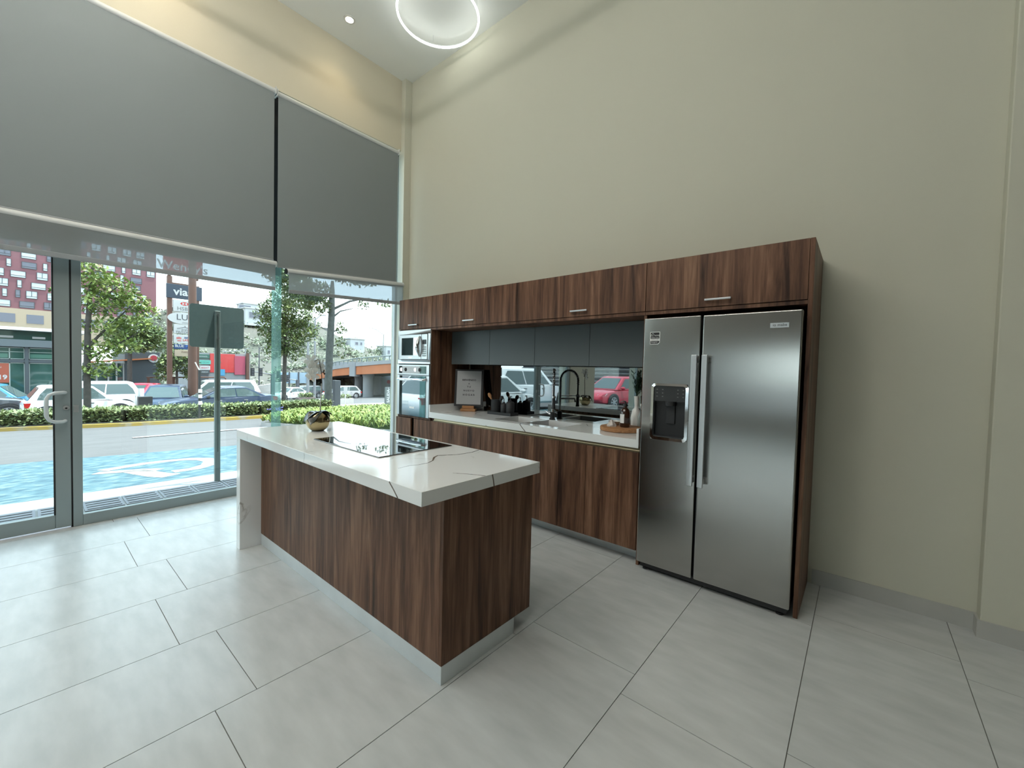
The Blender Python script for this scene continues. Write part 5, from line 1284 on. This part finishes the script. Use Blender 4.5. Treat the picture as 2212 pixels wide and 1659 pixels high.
obj('doorway', MB().box(-41.99, -41.93, 6.6, 7.5, -.6, .3), dark_c, pk)
lo_ = MB().tube([(-41.85, 8.35, 1.95), (-41.85, 8.2, 1.75), (-41.85, 8.25, 1.5), (-41.85, 8.45, 1.45)], .035, 5)
obj('curl_mark', lo_, green_m, pk)

# ---- barrier, poles and lights
br = thing('height_barrier', 'thin red barrier rail over the parked cars', 'barrier', (-31.2, 2.5, gz(-31.2)))
obj('rail', MB().tube([(-31.2, 1.6, .34), (-31.2, 5.85, .36), (-31.2, 5.98, .28), (-31.2, 6.0, .05)], .045, 8), rust_m, br)
for y in (1.7, 3.0): obj('post', MB().box(-31.25, -31.15, y - .06, y + .06, gz(-31.2), .34), rust_m, br)
def street_pole(label, x, y, z1, r, m, arms=(), name='street_lamp', cat='street lamp', group=None):
    t = thing(name, label, cat, (x, y, gz(x)), 0, group)
    obj('pole', MB().tube([(x, y, gz(x)), (x, y, z1)], [r, r * .6], 8), m, t)
    for dy_, dz_ in arms:
        obj('arm', MB().tube([(x, y, z1 - .1), (x, y + dy_ * .6, z1 + dz_ * .8), (x, y + dy_, z1 + dz_)], r * .4, 6), m, t)
        obj('lamp_head', MB().box(x - .1, x + .1, min(y + dy_, y + dy_ * 1.25), max(y + dy_, y + dy_ * 1.25), z1 + dz_ - .05, z1 + dz_ + .03), m, t)
    return t
street_pole('tall pale pole left of the orchid flowers', -40, 15.65, 6.4, .17, grey_c, (), 'pale_pole', 'pole')
street_pole('second tall pale pole just right of the first', -40, 16.35, 6.3, .15, grey_c, ((.9, .5),), 'pale_pole', 'pole')
street_pole('double-armed street lamp rising behind the flyover', -70, 43.5, 8.0, .14, galv, ((2.6, 1.0), (-2.6, 1.0)))
street_pole('pale lamp pole with two arms right of the road sign', -44, 11.1, 2.9, .09, grey_c, ((-1.6, -.35), (.3, .05)))
street_pole('dark lamp pole behind the traffic lights', -52, 15.0, 3.4, .09, dark_c, ((1.3, .1),))
def traffic(label, x, y, z, n, pole_y, group='traffic lights'):
    t = thing('traffic_light', label, 'traffic light', (x, pole_y, gz(x)), 0, group)
    obj('pole', MB().box(x - .14, x + .14, pole_y - .17, pole_y + .17, gz(x), z - .15), dark_c, t)
    obj('mast_arm', MB().tube([(x, pole_y, z - .25), (x, y, z + .05)], .06, 6), grey_c, t)
    for k in range(n):
        yy = y + .75 * k
        hd_ = obj('signal_head', MB().box(x - .12, x + .12, yy - .16, yy + .16, z - .42, z + .42), black_m, t)
        for j in range(3): obj('lens', MB().disc((x + .125, yy, z + .26 - .26 * j), .1, .03, 'x', 12), dark_c, hd_)
traffic('traffic light mast with two black heads right of the road sign', -44, 11.75, .55, 2, 13.7)
traffic('traffic light mast with two black heads beside the greenish glass edge', -48, 16.0, -.25, 2, 17.9)
bbd = thing('billboard', 'pale blue panel sign on posts left of the flyover', 'billboard', (-60, 22.5, gz(-60)))
obj('panel', MB().box(-60.1, -60, 20.3, 24.2, -1.35, .25), P('pale_blue_panel', (0.33, 0.43, 0.52), 0.6), bbd)
for y in (21.6, 22.9): obj('post', MB().box(-59.98, -59.85, y - .08, y + .08, gz(-60), .35), dark_c, bbd)
for y in (20.1, 24.3): obj('side_lamp', MB().box(-60.1, -59.9, y - .2, y + .2, -.6, .4), black_m, bbd)

# planters, bollard, dark pillar and exit board
for nm, lb, x, y0_, y1_, h, m in (('planter', 'dark planter box left of the near tree trunk', -24, 8.15, 9.25, .55, P('brown_planter', (0.16, 0.12, 0.11), 0.7)), ('planter', 'long pale concrete planter behind the near tree trunk', -22.5, 8.95, 11.2, .42, concrete)):
    t = thing(nm, lb, 'planter', (x, y0_, gz(x)), 0, 'planters on the corner')
    obj('box', MB().box(x - .5, x, y0_, y1_, gz(x) - .02, gz(x) + h), m, t, bevel=.02, seg=1)
    rr_ = random.Random(len(lb))
    obj('foliage', leaf_cloud(MB(), 420, lambda r: (x - .25 + r.uniform(-.2, .2), r.uniform(y0_ + .1, y1_ - .1), gz(x) + h + r.uniform(0, .22)), .14, .4, rr_), hedge_m, t, kind='stuff')
dp = obj('dark_pillar', MB().box(-19.2, -18.9, 8.05, 8.40, gz(-19), .56), charc, None, bevel=.02, seg=1)
tag(dp, 'dark square service pillar right of the near tree trunk', 'pillar')
bo_ = thing('bollard_sign', 'thin post with a small pale sign right of the dark pillar', 'sign', (-17.5, 7.95, gz(-17.5)))
obj('post', MB().tube([(-17.5, 7.95, gz(-17.5)), (-17.5, 7.95, .2)], .025, 6), white_c, bo_)
obj('plate', MB().box(-17.48, -17.46, 7.84, 8.06, -.14, .24), white_s, bo_)
ex = thing('exit_board', 'dark upright board with white sideways lettering by the window frame', 'sign', (-14.5, 8.95, gz(-14.5)))
obj('board', MB().box(-14.6, -14.5, 8.56, 9.5, gz(-14.5), .36), P('exit_board_grey', (0.10, 0.115, 0.115), 0.6), ex)
text('SALIDA', .21, (-14.497, 8.72, -.10), (R(90), R(-90), R(90)), white_s, ex, bold=.008)
obj('arrow_mark', MB().tube([(-14.495, 8.72, .24), (-14.495, 8.72, .34)], .02, 4), white_s, ex)
text('PARQUE', .2, (-14.497, 8.97, .02), (R(90), R(-90), R(90)), white_s, ex)
sy = MB()
ramp_quad(sy, -17.7, -18.1, 8.6, 9.7, .03); ramp_quad(sy, -18.9, -19.2, 9.0, 10.4, .03)
tag(obj('yellow_marking', sy, curb_y), 'yellow stripes painted on the pavement before the flyover', 'road marking')
struct(obj('sidewalk_far', MB().add([(x, y, gz(x) + .015) for x, y in ((-13.2, 7.4), (-13.4, 12.5), (-22, 15), (-24, 8.6), (-18, 6.4))], [(0, 1, 2, 3, 4)]), concrete))

# ---- flyover
fo = thing('flyover', 'road flyover with an orange girder, pale parapet and round columns', 'bridge', (-44, 24, gz(-44)))
PA = [(-24, 21.6, 3.15, 2.25, 1.2), (-30, 22.3, 2.95, 2.08, 1.02), (-34, 22.9, 2.74, 1.89, .81), (-38, 23.4, 2.66, 1.77, .66), (-45, 23.9, 2.43, 1.42, .36), (-52, 24.6, 1.92, .95, -.02), (-62, 27.0, .98, .16, -.73), (-80, 32.5, -.2, -.94, -1.68), (-96, 37.5, -1.2, -1.9, -2.5)]
def ribbon(dy0, dy1, fz0, fz1):
    rings = []
    for x, y, zt, zm, zb_ in PA:
        z0_, z1_ = fz0(zt, zm, zb_), fz1(zt, zm, zb_)
        rings.append([(x, y + dy0, z0_), (x, y + dy0, z1_), (x, y + dy1, z1_), (x, y + dy1, z0_)])
    return MB().grid_loft(rings, True)
obj('girder', ribbon(0, .5, lambda t, m, b: b, lambda t, m, b: m), orange_g, fo)
obj('deck', ribbon(.3, 11, lambda t, m, b: m - .25, lambda t, m, b: m - .02), dark_c, fo)
for k in range(4): obj('inner_girder', ribbon(2.2 + 2.3 * k, 2.5 + 2.3 * k, lambda t, m, b: b + .15, lambda t, m, b: m - .2), dark_c, fo)
obj('parapet', ribbon(-.12, .22, lambda t, m, b: m - .02, lambda t, m, b: m + (t - m) * .45), grey_c, fo)
obj('rail', MB().tube([(x, y, zt) for x, y, zt, zm, zb_ in PA], .07, 6), galv, fo)
bz = MB()
for (xa, ya, ta, ma, ba), (xb, yb, tb_, mb_, bb_) in zip(PA, PA[1:]):
    n = max(2, int(abs(xb - xa) / 1.3))
    for k in range(n):
        u = k / n; x, y, t_, m_ = xa + (xb - xa) * u, ya + (yb - ya) * u, ta + (tb_ - ta) * u, ma + (mb_ - ma) * u
        obj('rail_post', MB().box(x - .06, x + .06, y - .05, y + .05, m_ + (t_ - m_) * .44, t_), galv, fo)
obj('pier_bracket', MB().box(-46.6, -45.2, 23.75, 24.5, .1, 1.95), grey_c, fo)
for x, y, r, zt in ((-44.6, 25.3, .66, .45), (-51, 27.5, .5, .0), (-56, 33.5, .7, -.1), (-60.5, 27.2, .5, -.6), (-40.5, 29.5, .7, .6), (-66, 31, .6, -.9)):
    obj('column', MB().lathe([(r, gz(x) - .05), (r, zt - .5), (r * 1.12, zt - .2), (r * 1.12, zt)], (x, y, 0), 20), grey_c, fo, smooth=True)
obj('abutment_wall', MB().box(-90, -36, 38.0, 38.6, -3.5, 2.2), P('abutment', (0.27, 0.27, 0.29), 0.9), fo)
rsn = thing('round_sign', 'small round red sign under the flyover', 'sign', (-46, 29.2, gz(-46)))
obj('post', MB().tube([(-46, 29.2, gz(-46)), (-46, 29.2, -.6)], .04, 6), grey_c, rsn)
obj('disc', MB().disc((-45.94, 29.2, -.65), .26, .04, 'x', 16), redsign, rsn)

# ---- hillside with scrub and houses
cr_ = [(-60, -3), (9, -3), (15, 12), (18, 14), (28, 13.4), (36, 13.2), (42, 13.0), (47, 14.5), (51, 13.3), (56, 11.0), (62, 8.6), (72, 6.6), (86, 5.5), (110, 5), (150, 7)]
def crest(y):
    for (a, za), (b, zb_) in zip(cr_, cr_[1:]):
        if a <= y <= b: return za + (zb_ - za) * (y - a) / (b - a)
    return 6
hr = random.Random(4); rows = []
for i in range(13):
    u = i / 12; row = []
    for j in range(70):
        y = -60 + 3.0 * j; h = crest(y) * (u ** .8)
        row.append((-66 - 50 * u, y, -3.5 + (h + 3.3) * u ** .75 + (hr.uniform(-.5, .5) if 0 < i < 12 else 0)))
    rows.append(row)
rows.append([(-150, p[1], -4) for p in rows[-1]])
struct(obj('hill', MB().grid_loft(rows, False, cap=False), hill_m, smooth=True))
def hillz(x, y):
    u = min(1, max(0, (-66 - x) / 50)); h = crest(y) * (u ** .8); return -3.5 + (h + 3.3) * u ** .75
bush = [(hr.uniform(8, 108), hr.uniform(.02, 1) ** .8, hr.choice((.5, .8, 1.1, 1.7))) for _ in range(620)]
bush = [b for b in bush if not (b[1] > .6 and (53.5 < b[0] < 62 or 64 < b[0] < 76)) and not (b[1] > .72 and 28.5 < b[0] < 38)]
def hs_(r):
    y, u, s_ = r.choice(bush); x = -66 - 50 * u
    p = Vector((r.gauss(0, .5), r.gauss(0, .6), abs(r.gauss(0, .45)))) * s_
    return (x + p.x, y + p.y, hillz(x, y) + p.z)
sc = obj('scrub', leaf_cloud(MB(), 20000, hs_, .6, .2, random.Random(8)), scrub_m, None, kind='stuff')
tag(sc, 'dusty green scrub covering the far hillside', 'scrub')
def hs2(r):
    cx_, cy_, cz_, s_ = r.choice(((-112, 46.5, 12.9, 1.9), (-112, 44.0, 12.4, 1.4), (-108, 59, 8.0, 1.5), (-107, 65, 5.8, 1.6), (-108, 80, 4.2, 2.0), (-108, 74, 4.6, 1.4), (-70, 9.5, 3.4, 1.4), (-110, 30.5, 10.2, 2.0), (-110, 36.5, 10.4, 2.2), (-100, 84, 3.5, 1.6)))
    p = Vector((r.gauss(0, .5), r.gauss(0, .6), r.gauss(0, .5))) * s_
    return (cx_ + p.x, cy_ + p.y, cz_ + p.z)
tag(obj('scrub', leaf_cloud(MB(), 3500, hs2, .7, .1, random.Random(12)), scrub_m, None, kind='stuff'), 'clumps of trees around the hillside houses', 'trees')
def house(label, x, y0_, y1_, z0_, z1_, rows_, m=whitehouse):
    t = thing('house', label, 'house', (x, y0_, z0_), 0, 'houses on the hill')
    obj('walls', MB().box(x - 5, x, y0_, y1_, z0_ - 1.5, z1_), m, t)
    obj('roof_slab', MB().box(x - 5.2, x + .3, y0_ - .3, y1_ + .3, z1_, z1_ + .25), m, t)
    for (a, b, c, d) in rows_:
        wn = obj('window', MB().box(x, x + .1, a - .1, b + .1, c - .1, d + .1), m, t); obj('pane', MB().box(x + .1, x + .13, a, b, c, d), win_dk, wn)
    return t
house('big white hill house with a long dark window band', -108, 30.4, 36.8, 12.1, 14.6, [(31.2, 34.0, 12.4, 13.8), (34.2, 35.6, 12.4, 13.8)])
house('set-back upper storey above the big white hill house', -118, 33.0, 36.6, 15.2, 16.9, [(32.0, 34.6, 15.3, 16.4)])
house('white cube house on the hill above the flyover', -103, 54.2, 58.4, 6.7, 8.9, [(55.6, 56.4, 7.4, 8.1), (57.1, 57.6, 7.4, 8.1)])
house('pale house furthest right on the hill', -104, 66.0, 69.4, 5.0, 7.6, [(66.5, 67.2, 5.4, 6.4), (68.0, 68.7, 5.4, 6.4)])
house('low pale house at the hill end by the window frame', -104, 70.0, 74.0, 4.8, 6.6, [(71.0, 72.0, 5.3, 6.1)])
house('grey house on the crest left of the white cube house', -114, 49.2, 53.0, 10.6, 12.0, [(49.8, 51.2, 10.9, 11.6)], grey_c)
wb_ = MB().prism([(11.2, -1.9), (15.8, -1.9), (15.8, -.6), (11.2, -1.35)], 'x', -47, -46.5)
tag(obj('retaining_wall', wb_, concrete, None), 'pale sloping retaining wall behind the parked cars', 'wall')
